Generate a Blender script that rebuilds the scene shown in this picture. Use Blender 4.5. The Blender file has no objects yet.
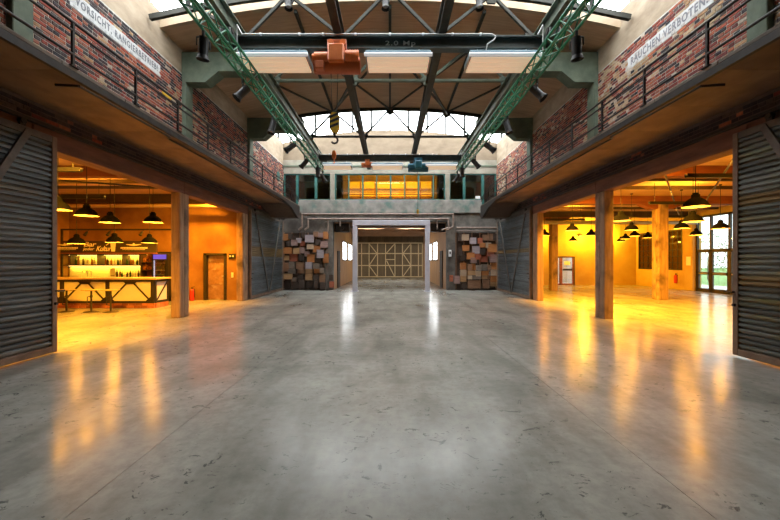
import bpy, math, random
from mathutils import Vector, Matrix
R = random.Random(7)
SC = bpy.context.scene
COL = SC.collection
PI = math.pi
# ------------------------------------------------------------------ camera
CAMH = 1.7
cam = bpy.data.cameras.new('camera'); cam.sensor_width = 36.0; cam.lens = 36.0 * 360 / 780
cam.shift_y = 1.0 / 780; cam.clip_end = 400; cam.clip_start = 0.05
camo = bpy.data.objects.new('camera', cam); COL.objects.link(camo)
camo.location = (0, 0, CAMH); camo.rotation_euler = (PI / 2, 0, 0)
SC.camera = camo
# ------------------------------------------------------------------ world and exposure
SKY = 12.0
LAMP = 1.1
w = bpy.data.worlds.new('overcast_sky'); SC.world = w; w.use_nodes = True
bg = w.node_tree.nodes['Background']
bg.inputs[0].default_value = (0.96, 0.985, 1.0, 1); bg.inputs[1].default_value = SKY
SC.view_settings.view_transform = 'Standard'; SC.view_settings.look = 'None'
SC.view_settings.gamma = 1.0; SC.view_settings.use_curve_mapping = False
SC.view_settings.exposure = 0.0
SC.cycles.use_denoising = True
SC.cycles.max_bounces = 10; SC.cycles.diffuse_bounces = 6; SC.cycles.glossy_bounces = 4
SC.cycles.transparent_max_bounces = 12; SC.cycles.sample_clamp_indirect = 2.5; SC.cycles.use_adaptive_sampling = False
SC.cycles.caustics_reflective = False; SC.cycles.caustics_refractive = False

def portal(loc, rot, sx, sy):
    l = bpy.data.lights.new('sky_portal', 'AREA'); l.shape = 'RECTANGLE'; l.size = sx; l.size_y = sy
    l.cycles.is_portal = True
    o = bpy.data.objects.new('sky_portal', l); COL.objects.link(o); o.location = loc; o.rotation_euler = rot
# openings to the sky: roof monitors, glazed doors, passage windows
portal((0, 8.2, 11.05), (0, 0, 0), 12.9, 3.6)
portal((0, 19.0, 11.05), (0, 0, 0), 12.9, 4.8)
portal((17.75, 18.9, 2.2), (0, PI / 2, 0), 4.2, 3.4)
# ------------------------------------------------------------------ materials
MATS = {}
def mat(name, c1, c2=None, scale=3.0, rough=0.7, metal=0.0, bump=0.0, stretch=(1, 1, 1), detail=6, rnd=0.0,
        emit=None, es=0.0, spec=0.5, contrast=(0.35, 0.65), attr=None, c3=None, s3=0.6, t3=(0.55, 0.75), rvar=0.0):
    m = bpy.data.materials.new(name); m.use_nodes = True
    nt = m.node_tree; N = nt.nodes; L = nt.links
    b = N['Principled BSDF']
    b.inputs['Roughness'].default_value = rough; b.inputs['Metallic'].default_value = metal
    b.inputs['Specular IOR Level'].default_value = spec
    if emit:
        m.cycles.emission_sampling = 'NONE'
        b.inputs['Emission Color'].default_value = (*emit, 1); b.inputs['Emission Strength'].default_value = es
    if c2 is None and attr is None:
        b.inputs['Base Color'].default_value = (*c1, 1); MATS[name] = m; return m
    tc = N.new('ShaderNodeTexCoord'); mp = N.new('ShaderNodeMapping'); mp.inputs['Scale'].default_value = stretch
    oi = N.new('ShaderNodeObjectInfo')
    va = N.new('ShaderNodeVectorMath'); va.operation = 'ADD'
    L.new(tc.outputs['Object'], va.inputs[0])
    vm = N.new('ShaderNodeVectorMath'); vm.operation = 'SCALE'; vm.inputs[0].default_value = (37, 19, 53)
    L.new(oi.outputs['Random'], vm.inputs['Scale']); L.new(vm.outputs[0], va.inputs[1])
    L.new(va.outputs[0], mp.inputs['Vector'])
    nz = N.new('ShaderNodeTexNoise'); nz.inputs['Scale'].default_value = scale; nz.inputs['Detail'].default_value = detail
    nz.inputs['Roughness'].default_value = 0.65
    L.new(mp.outputs[0], nz.inputs['Vector'])
    rp = N.new('ShaderNodeMapRange'); rp.inputs[1].default_value = contrast[0]; rp.inputs[2].default_value = contrast[1]
    L.new(nz.outputs['Fac'], rp.inputs[0])
    mx = N.new('ShaderNodeMix'); mx.data_type = 'RGBA'
    L.new(rp.outputs[0], mx.inputs['Factor'])
    if attr:
        at = N.new('ShaderNodeAttribute'); at.attribute_name = attr
        L.new(at.outputs['Color'], mx.inputs['A'])
        m2 = N.new('ShaderNodeMix'); m2.data_type = 'RGBA'; m2.blend_type = 'MULTIPLY'; m2.inputs['Factor'].default_value = 1
        L.new(at.outputs['Color'], m2.inputs['A']); m2.inputs['B'].default_value = (*c2, 1)
        L.new(m2.outputs['Result'], mx.inputs['B'])
    else:
        mx.inputs['A'].default_value = (*c1, 1); mx.inputs['B'].default_value = (*c2, 1)
    out = mx.outputs['Result']
    if c3:
        n3 = N.new('ShaderNodeTexNoise'); n3.inputs['Scale'].default_value = s3; n3.inputs['Detail'].default_value = 8
        L.new(va.outputs[0], n3.inputs['Vector'])
        r3 = N.new('ShaderNodeMapRange'); r3.inputs[1].default_value = t3[0]; r3.inputs[2].default_value = t3[1]
        L.new(n3.outputs['Fac'], r3.inputs[0])
        m3 = N.new('ShaderNodeMix'); m3.data_type = 'RGBA'; L.new(r3.outputs[0], m3.inputs['Factor'])
        L.new(out, m3.inputs['A']); m3.inputs['B'].default_value = (*c3, 1); out = m3.outputs['Result']
    if rnd > 0:
        hs = N.new('ShaderNodeHueSaturation')
        rr = N.new('ShaderNodeMapRange'); rr.inputs[3].default_value = 1 - rnd; rr.inputs[4].default_value = 1 + rnd
        L.new(oi.outputs['Random'], rr.inputs[0]); L.new(rr.outputs[0], hs.inputs['Value'])
        L.new(out, hs.inputs['Color']); out = hs.outputs[0]
    L.new(out, b.inputs['Base Color'])
    if rvar > 0:
        r4 = N.new('ShaderNodeMapRange'); r4.inputs[3].default_value = rough - rvar; r4.inputs[4].default_value = rough + rvar
        L.new(rp.outputs[0], r4.inputs[0]); L.new(r4.outputs[0], b.inputs['Roughness'])
    if bump > 0:
        bp = N.new('ShaderNodeBump'); bp.inputs['Strength'].default_value = bump; bp.inputs['Distance'].default_value = 0.02
        L.new(nz.outputs['Fac'], bp.inputs['Height']); L.new(bp.outputs[0], b.inputs['Normal'])
    MATS[name] = m
    return m

def glass(name, tint=(1, 1, 1), gloss=0.08):
    m = bpy.data.materials.new(name); m.use_nodes = True; nt = m.node_tree; N = nt.nodes; L = nt.links
    N.remove(N['Principled BSDF']); o = N['Material Output']
    t = N.new('ShaderNodeBsdfTransparent'); t.inputs[0].default_value = (*tint, 1)
    g = N.new('ShaderNodeBsdfGlossy'); g.inputs['Roughness'].default_value = 0.03
    x = N.new('ShaderNodeMixShader'); x.inputs[0].default_value = gloss
    L.new(t.outputs[0], x.inputs[1]); L.new(g.outputs[0], x.inputs[2]); L.new(x.outputs[0], o.inputs[0])
    MATS[name] = m; return m

mat('brick', (1, 1, 1), (0.62, 0.58, 0.56), scale=14, rough=0.85, bump=0.3, attr='col', spec=0.3)
mat('whitewash', (0.50, 0.50, 0.49), (0.58, 0.59, 0.60), scale=6, rough=0.9, bump=0.2)
mat('mortar', (0.52, 0.50, 0.45), (0.34, 0.33, 0.29), scale=6, rough=0.95, bump=0.3)
mat('sooty_mortar', (0.07, 0.05, 0.045), (0.11, 0.08, 0.07), scale=5, rough=0.9)  # dark tone paints the shade under the balconies
mat('plaster', (0.27, 0.205, 0.14), (0.38, 0.305, 0.22), scale=1.6, rough=0.9, bump=0.15, stretch=(1, 1, 2.5), c3=(0.18, 0.135, 0.095), s3=0.9, t3=(0.56, 0.8))
mat('end_plaster', (0.15, 0.112, 0.075), (0.21, 0.16, 0.11), scale=1.5, rough=0.9, bump=0.1, stretch=(1, 1, 2))
mat('curb', (0.30, 0.225, 0.15), (0.40, 0.31, 0.215), scale=2.0, rough=0.9, bump=0.1)
mat('roof_timber', (0.34, 0.215, 0.135), (0.46, 0.30, 0.19), scale=2.0, rough=0.8, stretch=(0.5, 7, 1), bump=0.1, c3=(0.54, 0.37, 0.24), s3=0.4)
mat('green_concrete', (0.075, 0.105, 0.075), (0.135, 0.165, 0.12), scale=2.5, rough=0.85, bump=0.2, c3=(0.07, 0.09, 0.06), s3=1.2)
mat('dark_concrete', (0.10, 0.095, 0.085), (0.20, 0.185, 0.165), scale=2.2, rough=0.85, bump=0.2, c3=(0.055, 0.045, 0.04), s3=1.0, t3=(0.5, 0.7))
mat('parapet', (0.16, 0.16, 0.145), (0.30, 0.29, 0.265), scale=1.8, rough=0.8, bump=0.2, c3=(0.10, 0.16, 0.14), s3=1.5, t3=(0.5, 0.65))
mat('pale_concrete', (0.20, 0.185, 0.145), (0.28, 0.255, 0.21), scale=2, rough=0.9, bump=0.15, c3=(0.24, 0.28, 0.22), s3=1.3)
mat('steel', (0.02, 0.021, 0.017), (0.038, 0.038, 0.03), scale=4, rough=0.65, metal=0.0, spec=0.3)
mat('green_steel', (0.07, 0.09, 0.065), (0.12, 0.145, 0.11), scale=3, rough=0.55, metal=0.2)
mat('crane_steel', (0.035, 0.045, 0.042), (0.065, 0.075, 0.068), scale=3, rough=0.5, metal=0.2)
mat('zinc', (0.010, 0.012, 0.012), (0.02, 0.022, 0.02), scale=5, rough=0.8, spec=0.1)
mat('truss_green', (0.006, 0.15, 0.075), (0.012, 0.21, 0.11), scale=5, rough=0.4)
mat('black', (0.006, 0.006, 0.007), rough=0.55)
mat('shade_black', (0.004, 0.004, 0.004), rough=0.85, spec=0.05)
mat('black_iron', (0.02, 0.017, 0.015), (0.04, 0.03, 0.025), scale=8, rough=0.55, metal=0.3)
mat('rail_iron', (0.018, 0.015, 0.014), (0.035, 0.028, 0.024), scale=6, rough=0.6, metal=0.3)
mat('timber', (0.24, 0.145, 0.08), (0.39, 0.26, 0.16), scale=3.0, rough=0.8, stretch=(4, 4, 0.35), bump=0.5, c3=(0.10, 0.065, 0.045), s3=1.6, t3=(0.52, 0.72))
mat('beam_timber', (0.12, 0.048, 0.03), (0.21, 0.09, 0.055), scale=3.0, rough=0.8, stretch=(3, 0.4, 3), bump=0.4, rnd=0.15)
mat('red_beam', (0.16, 0.045, 0.025), (0.26, 0.085, 0.04), scale=2.0, rough=0.7, stretch=(0.4, 3, 3))
mat('balcony_wood', (0.125, 0.065, 0.034), (0.21, 0.118, 0.06), scale=2.0, rough=0.75, stretch=(1, 0.5, 1), bump=0.1, c3=(0.08, 0.042, 0.025), s3=0.9)
mat('balcony_edge', (0.14, 0.105, 0.08), (0.24, 0.195, 0.15), scale=4, rough=0.8, stretch=(1, 0.5, 1))
mat('plank', (0.10, 0.08, 0.065), (0.18, 0.15, 0.12), scale=5, rough=0.8, stretch=(3, 0.3, 1), rnd=0.3)
mat('slat', (0.062, 0.08, 0.092), (0.145, 0.172, 0.188), scale=2.2, rough=0.45, metal=0.45, stretch=(1, 0.5, 3), rnd=0.35, c3=(0.10, 0.075, 0.04), s3=0.9, t3=(0.56, 0.75))
mat('slat_moss', (0.075, 0.09, 0.086), (0.165, 0.18, 0.168), scale=2.2, rough=0.45, metal=0.4, stretch=(1, 0.5, 3), rnd=0.35, c3=(0.14, 0.12, 0.035), s3=0.9, t3=(0.52, 0.72))
mat('slat_rust', (0.15, 0.10, 0.04), (0.22, 0.15, 0.06), scale=2.2, rough=0.6, metal=0.3, stretch=(1, 0.5, 3))
mat('shutter_frame', (0.08, 0.07, 0.062), (0.14, 0.125, 0.11), scale=4, rough=0.6, metal=0.3, rnd=0.1)
mat('shutter_stile', (0.16, 0.10, 0.065), (0.24, 0.16, 0.11), scale=4, rough=0.7)
mat('ochre_wall', (0.25, 0.115, 0.032), (0.36, 0.18, 0.055), scale=0.9, rough=0.85, bump=0.08, c3=(0.16, 0.06, 0.018), s3=0.6, t3=(0.45, 0.7))
mat('ochre_light', (0.50, 0.32, 0.08), (0.58, 0.40, 0.12), scale=0.9, rough=0.85, bump=0.05, c3=(0.42, 0.24, 0.06), s3=0.5, t3=(0.55, 0.75))
mat('room_ceiling', (0.52, 0.32, 0.15), (0.64, 0.42, 0.21), scale=1.5, rough=0.85, stretch=(0.4, 3, 1))
mat('orange', (0.62, 0.14, 0.022), (0.72, 0.19, 0.035), scale=5, rough=0.45, rnd=0.1)
mat('orange_dark', (0.34, 0.07, 0.012), (0.42, 0.10, 0.02), scale=5, rough=0.5)
mat('blue_dark', (0.012, 0.08, 0.14), (0.02, 0.12, 0.2), scale=5, rough=0.5)
mat('yellow', (0.72, 0.45, 0.03), (0.62, 0.36, 0.02), scale=8, rough=0.45)
mat('blue', (0.02, 0.16, 0.26), (0.04, 0.22, 0.34), scale=4, rough=0.4)
mat('lamp_blue', (0.16, 0.27, 0.34), (0.24, 0.36, 0.42), scale=4, rough=0.4)
mat('white_paint', (0.80, 0.82, 0.84), rough=0.4)
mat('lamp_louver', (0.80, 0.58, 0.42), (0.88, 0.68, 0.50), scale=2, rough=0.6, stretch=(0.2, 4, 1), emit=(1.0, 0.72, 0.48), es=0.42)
mat('lamp_edge', (0.85, 0.88, 0.9), rough=0.4, emit=(0.9, 0.95, 1.0), es=0.35)  # slight glow stands in for skylight catching the front edge
mat('grey_pipe', (0.33, 0.33, 0.33), (0.45, 0.45, 0.44), scale=4, rough=0.45, metal=0.4)
mat('rust_pipe', (0.20, 0.145, 0.12), (0.31, 0.24, 0.20), scale=5, rough=0.55, metal=0.3)
mat('portal_white', (0.50, 0.50, 0.58), (0.56, 0.56, 0.64), scale=2, rough=0.5)
mat('teal', (0.012, 0.085, 0.075), (0.022, 0.12, 0.105), scale=4, rough=0.5)
mat('gate_wood', (0.11, 0.085, 0.055), (0.17, 0.13, 0.085), scale=4, rough=0.8, stretch=(5, 1, 0.4), rnd=0.2)
mat('gate_strip', (0.55, 0.45, 0.29), (0.66, 0.56, 0.38), scale=4, rough=0.75)
mat('passage_wood', (0.40, 0.21, 0.09), (0.50, 0.28, 0.13), scale=3, rough=0.6, stretch=(1, 1, 0.3))
mat('rust_door', (0.22, 0.10, 0.05), (0.36, 0.20, 0.12), scale=3.5, rough=0.6, metal=0.2, c3=(0.40, 0.30, 0.24), s3=3, t3=(0.55, 0.7))
mat('dark_wood', (0.05, 0.03, 0.02), (0.08, 0.05, 0.03), scale=4, rough=0.6)
mat('sign_board', (0.022, 0.014, 0.012), (0.035, 0.022, 0.018), scale=4, rough=0.5)
mat('sign_cream', (0.80, 0.72, 0.55), rough=0.6)
mat('cream_panel', (0.80, 0.76, 0.66), (0.86, 0.82, 0.72), scale=2, rough=0.5)
mat('lilac_panel', (0.72, 0.66, 0.72), rough=0.5)
mat('counter_wood', (0.52, 0.36, 0.18), (0.62, 0.45, 0.24), scale=3, rough=0.35, stretch=(0.3, 3, 3))
mat('plinth_brick', (0.34, 0.10, 0.045), (0.46, 0.17, 0.08), scale=3, rough=0.8, rnd=0.35)
mat('glow_strip', (0.9, 0.8, 0.5), rough=0.5, emit=(1.0, 0.62, 0.16), es=5.0)
mat('white_glow', (1, 0.95, 0.85), rough=0.5, emit=(1.0, 0.9, 0.7), es=6.0)
mat('bulb', (1, 0.9, 0.7), rough=0.5, emit=(1.0, 0.55, 0.17), es=6.0)
mat('shade_inside', (0.78, 0.70, 0.55), rough=0.5)
mat('bottle_dark', (0.05, 0.022, 0.01), rough=0.15)
mat('bottle_green', (0.03, 0.07, 0.02), rough=0.15)
mat('bottle_amber', (0.28, 0.10, 0.02), rough=0.15)
mat('bottle_clear', (0.62, 0.58, 0.45), rough=0.15)
mat('fridge_light', (0.5, 0.6, 0.8), rough=0.4, emit=(0.35, 0.5, 0.9), es=1.2)
mat('fridge_blue', (0.06, 0.05, 0.35), rough=0.4, emit=(0.12, 0.1, 0.9), es=0.7)
mat('red_paint', (0.55, 0.03, 0.02), rough=0.4)
mat('paper', (0.80, 0.80, 0.76), rough=0.7)
mat('letter_dark', (0.10, 0.11, 0.13), (0.17, 0.18, 0.20), scale=30, rough=0.85)
mat('letter_grey', (0.13, 0.135, 0.16), (0.22, 0.22, 0.25), scale=30, rough=0.85)
mat('chalk', (0.85, 0.85, 0.8), rough=0.8)
mat('grass', (0.12, 0.22, 0.05), (0.20, 0.32, 0.09), scale=2, rough=0.9)
mat('leaf', (0.10, 0.20, 0.05), (0.22, 0.34, 0.10), scale=3, rough=0.7, rnd=0.3)
mat('bark', (0.12, 0.08, 0.05), (0.2, 0.14, 0.09), scale=8, rough=0.9)
mat('pavement', (0.42, 0.41, 0.38), (0.52, 0.50, 0.47), scale=2, rough=0.9)
mat('gold_wall', (0.66, 0.44, 0.07), (0.74, 0.52, 0.10), scale=2, rough=0.8)
mat('ext_wall', (0.4, 0.36, 0.32), (0.5, 0.45, 0.4), scale=1, rough=0.9)
for n, a, b_ in (('crate_orange', (0.36, 0.13, 0.035), (0.46, 0.19, 0.055)), ('crate_tan', (0.34, 0.19, 0.085), (0.44, 0.27, 0.13)),
                 ('crate_pale', (0.46, 0.32, 0.21), (0.55, 0.41, 0.29)), ('crate_lilac', (0.33, 0.29, 0.32), (0.43, 0.38, 0.42)),
                 ('crate_mauve', (0.22, 0.14, 0.13), (0.33, 0.22, 0.20)), ('crate_brown', (0.19, 0.095, 0.05), (0.29, 0.16, 0.09)),
                 ('crate_dark', (0.04, 0.025, 0.018), (0.07, 0.044, 0.032)), ('crate_red', (0.28, 0.07, 0.035), (0.38, 0.12, 0.06)),
                 ('crate_grey', (0.15, 0.115, 0.09), (0.22, 0.175, 0.14))):
    mat(n, a, b_, scale=5, rough=0.7, stretch=(0.6, 1, 4), rnd=0.18)
glass('glass', (0.97, 0.98, 0.98), 0.06)
glass('glass_tinted', (0.50, 0.54, 0.54), 0.08)
glass('glass_dim', (0.80, 0.84, 0.84), 0.10)
glass('glass_old', (0.62, 0.52, 0.36), 0.12)

# polished concrete floor
def floor_mat():
    m = bpy.data.materials.new('polished_concrete'); m.use_nodes = True; nt = m.node_tree; N = nt.nodes; L = nt.links
    b = N['Principled BSDF']; tc = N.new('ShaderNodeTexCoord')
    def noise(s, d, st=(1, 1, 1), dist=0.0, rough=0.6):
        mp = N.new('ShaderNodeMapping'); mp.inputs['Scale'].default_value = st; L.new(tc.outputs['Object'], mp.inputs[0])
        n = N.new('ShaderNodeTexNoise'); n.inputs['Scale'].default_value = s; n.inputs['Detail'].default_value = d
        n.inputs['Distortion'].default_value = dist; n.inputs['Roughness'].default_value = rough
        L.new(mp.outputs[0], n.inputs['Vector']); return n.outputs['Fac']
    def rng(x, a, b_, c=0.0, d=1.0):
        r = N.new('ShaderNodeMapRange'); r.inputs[1].default_value = a; r.inputs[2].default_value = b_
        r.inputs[3].default_value = c; r.inputs[4].default_value = d; L.new(x, r.inputs[0]); return r.outputs[0]
    def mix(f, a, b_):
        x = N.new('ShaderNodeMix'); x.data_type = 'RGBA'; L.new(f, x.inputs['Factor'])
        for s, v in (('A', a), ('B', b_)):
            if isinstance(v, tuple): x.inputs[s].default_value = (*v, 1)
            else: L.new(v, x.inputs[s])
        return x.outputs['Result']
    c = mix(rng(noise(0.5, 6, (1, 1.6, 1), 0.3, 0.55), 0.32, 0.68), (0.235, 0.235, 0.208), (0.43, 0.425, 0.385))
    c = mix(rng(noise(1.6, 8, (1, 0.45, 1), 0.2, 0.62), 0.40, 0.74, 0, 0.7), c, (0.54, 0.535, 0.48))
    c = mix(rng(noise(0.8, 6, (1.5, 0.3, 1), 0.3, 0.55), 0.48, 0.74, 0, 0.75), c, (0.15, 0.148, 0.127))
    c = mix(rng(noise(8, 6, (1, 1, 1), 0.0, 0.7), 0.42, 0.66, 0, 0.3), c, (0.13, 0.13, 0.115))
    # dark scuffs, clustered
    sc = rng(noise(5.5, 6, (1, 1.4, 1), 1.2, 0.72), 0.60, 0.63)
    cl = rng(noise(0.42, 2), 0.40, 0.48)
    mu = N.new('ShaderNodeMath'); mu.operation = 'MULTIPLY'; L.new(sc, mu.inputs[0]); L.new(cl, mu.inputs[1])
    m7 = N.new('ShaderNodeMath'); m7.operation = 'MULTIPLY'; m7.inputs[1].default_value = 0.75; L.new(mu.outputs[0], m7.inputs[0])
    c = mix(m7.outputs[0], c, (0.06, 0.065, 0.065))
    L.new(c, b.inputs['Base Color'])
    L.new(rng(noise(1.3, 6, (1, 0.6, 1)), 0.3, 0.7, 0.17, 0.255), b.inputs['Roughness'])
    b.inputs['Specular IOR Level'].default_value = 0.22
    bp = N.new('ShaderNodeBump'); bp.inputs['Strength'].default_value = 0.035; bp.inputs['Distance'].default_value = 0.02
    L.new(noise(3.0, 5), bp.inputs['Height']); L.new(bp.outputs[0], b.inputs['Normal'])
    MATS['floor'] = m
floor_mat()

# ------------------------------------------------------------------ mesh helpers
class MB:
    def __init__(s): s.v = []; s.f = []; s.c = []; s.sm = []
    def add(s, vs, fs, smooth=False):
        o = len(s.v); s.v += [tuple(p) for p in vs]
        for f in fs: s.f.append(tuple(i + o for i in f)); s.sm.append(smooth)
        return s
    def box(s, x0, x1, y0, y1, z0, z1):
        if x0 > x1: x0, x1 = x1, x0
        if y0 > y1: y0, y1 = y1, y0
        if z0 > z1: z0, z1 = z1, z0
        return s.add([(x0, y0, z0), (x1, y0, z0), (x1, y1, z0), (x0, y1, z0), (x0, y0, z1), (x1, y0, z1), (x1, y1, z1), (x0, y1, z1)],
                     [(0, 3, 2, 1), (4, 5, 6, 7), (0, 1, 5, 4), (1, 2, 6, 5), (2, 3, 7, 6), (3, 0, 4, 7)])
    def bevbox(s, x0, x1, y0, y1, z0, z1, b=0.01):
        """box with chamfered edges"""
        cx = [(x0, y0, z0), (x1, y1, z1)]
        X = (x0, x0 + b, x1 - b, x1); Y = (y0, y0 + b, y1 - b, y1); Z = (z0, z0 + b, z1 - b, z1)
        vs = []; idx = {}
        for i in (0, 1):
            for j in (0, 1):
                for k in (0, 1):
                    xo, xi = (X[0], X[1]) if i == 0 else (X[3], X[2])
                    yo, yi = (Y[0], Y[1]) if j == 0 else (Y[3], Y[2])
                    zo, zi = (Z[0], Z[1]) if k == 0 else (Z[3], Z[2])
                    for a, p in enumerate(((xo, yi, zi), (xi, yo, zi), (xi, yi, zo))):
                        idx[(i, j, k, a)] = len(vs); vs.append(p)
        I = idx; fs = []
        for i in (0, 1): fs.append([I[(i, 0, 0, 0)], I[(i, 1, 0, 0)], I[(i, 1, 1, 0)], I[(i, 0, 1, 0)]][::(-1 if i == 0 else 1)])
        for j in (0, 1): fs.append([I[(0, j, 0, 1)], I[(0, j, 1, 1)], I[(1, j, 1, 1)], I[(1, j, 0, 1)]][::(-1 if j == 0 else 1)])
        for k in (0, 1): fs.append([I[(0, 0, k, 2)], I[(1, 0, k, 2)], I[(1, 1, k, 2)], I[(0, 1, k, 2)]][::(-1 if k == 0 else 1)])
        for i in (0, 1):
            for j in (0, 1): fs.append((I[(i, j, 0, 0)], I[(i, j, 1, 0)], I[(i, j, 1, 1)], I[(i, j, 0, 1)]))
        for i in (0, 1):
            for k in (0, 1): fs.append((I[(i, 0, k, 0)], I[(i, 1, k, 0)], I[(i, 1, k, 2)], I[(i, 0, k, 2)]))
        for j in (0, 1):
            for k in (0, 1): fs.append((I[(0, j, k, 1)], I[(1, j, k, 1)], I[(1, j, k, 2)], I[(0, j, k, 2)]))
        for i in (0, 1):
            for j in (0, 1):
                for k in (0, 1): fs.append((I[(i, j, k, 0)], I[(i, j, k, 1)], I[(i, j, k, 2)]))
        return s.add(vs, fs)
    def frame(s, a, b):
        d = (Vector(b) - Vector(a)); z = d.normalized()
        up = Vector((0, 0, 1)) if abs(z.z) < 0.95 else Vector((0, 1, 0))
        x = up.cross(z).normalized(); y = z.cross(x)
        return Vector(a), Vector(b), x, y
    def bar(s, a, b, wx, wy):
        a, b, x, y = s.frame(a, b)
        vs = []
        for p in (a, b):
            for sx, sy in ((-1, -1), (1, -1), (1, 1), (-1, 1)): vs.append(p + x * sx * wx / 2 + y * sy * wy / 2)
        return s.add(vs, [(3, 2, 1, 0), (4, 5, 6, 7), (0, 1, 5, 4), (1, 2, 6, 5), (2, 3, 7, 6), (3, 0, 4, 7)])
    def tube(s, a, b, r, n=8, r2=None, cap=True):
        if r2 is None: r2 = r
        a, b, x, y = s.frame(a, b); vs = []
        for p, q in ((a, r), (b, r2)):
            for i in range(n):
                t = 2 * PI * i / n; vs.append(p + x * math.cos(t) * q + y * math.sin(t) * q)
        s.add(vs, [(i, (i + 1) % n, n + (i + 1) % n, n + i) for i in range(n)], True)
        if cap:
            s.add(vs[:n], [tuple(range(n))[::-1]]); s.add(vs[n:], [tuple(range(n))])
        return s
    def path(s, pts, r, n=8):
        for a, b in zip(pts, pts[1:]): s.tube(a, b, r, n)
        for p in pts[1:-1]: s.ball(p, r * 1.02, n, 5)
        return s
    def ball(s, c, r, n=10, m=6):
        vs = []; 
        for j in range(m + 1):
            ph = PI * j / m
            for i in range(n):
                t = 2 * PI * i / n
                vs.append((c[0] + r * math.sin(ph) * math.cos(t), c[1] + r * math.sin(ph) * math.sin(t), c[2] + r * math.cos(ph)))
        return s.add(vs, [(j * n + i, (j + 1) * n + i, (j + 1) * n + (i + 1) % n, j * n + (i + 1) % n) for j in range(m) for i in range(n)], True)
    def lathe(s, prof, c=(0, 0, 0), n=20):
        vs = []
        for r, z in prof:
            for i in range(n):
                t = 2 * PI * i / n; vs.append((c[0] + r * math.cos(t), c[1] + r * math.sin(t), c[2] + z))
        m = len(prof)
        return s.add(vs, [(j * n + i, j * n + (i + 1) % n, (j + 1) * n + (i + 1) % n, (j + 1) * n + i) for j in range(m - 1) for i in range(n)], True)
    def prism(s, poly, axis, a, b):
        """poly of 2D points extruded along axis from a to b. axis 'y': poly is (x,z); 'x': (y,z); 'z': (x,y)"""
        def P(p, t):
            return {'y': (p[0], t, p[1]), 'x': (t, p[0], p[1]), 'z': (p[0], p[1], t)}[axis]
        n = len(poly); vs = [P(p, a) for p in poly] + [P(p, b) for p in poly]
        fs = [(i, (i + 1) % n, n + (i + 1) % n, n + i) for i in range(n)]
        return s.add(vs, fs + [tuple(range(n))[::-1], tuple(range(n, 2 * n))])
    def mesh(s, name, m, org=(0, 0, 0)):
        me = bpy.data.meshes.new(name)
        ox, oy, oz = org
        me.from_pydata([(p[0] - ox, p[1] - oy, p[2] - oz) for p in s.v], [], s.f)
        me.polygons.foreach_set('use_smooth', s.sm)
        if s.c:
            at = me.attributes.new('col', 'FLOAT_COLOR', 'FACE')
            flat = []
            for c in s.c: flat += [c[0], c[1], c[2], 1.0]
            at.data.foreach_set('color', flat)
        me.materials.append(MATS[m]); me.update()
        import bmesh
        bm = bmesh.new(); bm.from_mesh(me); bmesh.ops.recalc_face_normals(bm, faces=bm.faces); bm.to_mesh(me); bm.free()
        return me
    def build(s, name, m, parent=None):
        org = WLOC.get(parent.name, (0, 0, 0)) if parent else (0, 0, 0)
        me = s.mesh(name, m, org)
        return put(name, me, parent)
WLOC = {}
def put(name, me, parent=None, loc=(0, 0, 0)):
    o = bpy.data.objects.new(name, me); COL.objects.link(o); o.location = loc
    if parent: o.parent = parent
    pw = WLOC.get(parent.name, (0, 0, 0)) if parent else (0, 0, 0)
    WLOC[o.name] = (pw[0] + loc[0], pw[1] + loc[1], pw[2] + loc[2])
    return o
def tag(o, label=None, cat=None, group=None, kind=None):
    if label: o['label'] = label
    if cat: o['category'] = cat
    if group: o['group'] = group
    if kind: o['kind'] = kind
    return o
def thing(name, label, cat, loc=(0, 0, 0), group=None):
    o = bpy.data.objects.new(name, None); COL.objects.link(o); o.location = loc; o.empty_display_size = 0.1
    WLOC[o.name] = tuple(loc)
    return tag(o, label, cat, group)
def struct(name, mb, m, label=None, cat=None):
    o = mb.build(name, m); o['kind'] = 'structure'
    tag(o, label or name.replace('_', ' '), cat or name.split('_')[0]); return o
def sroot(name, label, cat, loc=(0, 0, 0)):
    return tag(thing(name, label, cat, loc), kind='structure')
def box(*a): return MB().box(*a)
def point(name, parent, loc, power, col, rad=0.05):
    l = bpy.data.lights.new(name, 'POINT'); l.energy = power * LAMP; l.color = col; l.shadow_soft_size = rad
    o = bpy.data.objects.new(name, l); COL.objects.link(o); o.parent = parent; o.location = loc; return o
def text_mesh(name, body, size, m, offset=0.0, extrude=0.0015, spacing=1.0):
    cu = bpy.data.curves.new(name, 'FONT'); cu.body = body; cu.size = size; cu.offset = offset; cu.extrude = extrude
    cu.space_character = spacing; cu.align_x = 'LEFT'; cu.resolution_u = 3
    t = bpy.data.objects.new(name, cu); COL.objects.link(t)
    bpy.context.view_layer.update()
    me = bpy.data.meshes.new_from_object(t.evaluated_get(bpy.context.evaluated_depsgraph_get()))
    bpy.data.objects.remove(t); bpy.data.curves.remove(cu)
    me.name = name; me.materials.clear(); me.materials.append(MATS[m]); return me
def fit(me, x0, x1, z0, z1):
    xs = [v.co.x for v in me.vertices]; ys = [v.co.y for v in me.vertices]
    a, b, c, d = min(xs), max(xs), min(ys), max(ys)
    for v in me.vertices:
        v.co.x = x0 + (v.co.x - a) / (b - a) * (x1 - x0); v.co.y = z0 + (v.co.y - c) / (d - c) * (z1 - z0)
SIDE = {-1: 'left', 1: 'right'}

# ================================================================== THE SETTING
W = 6.25
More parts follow.
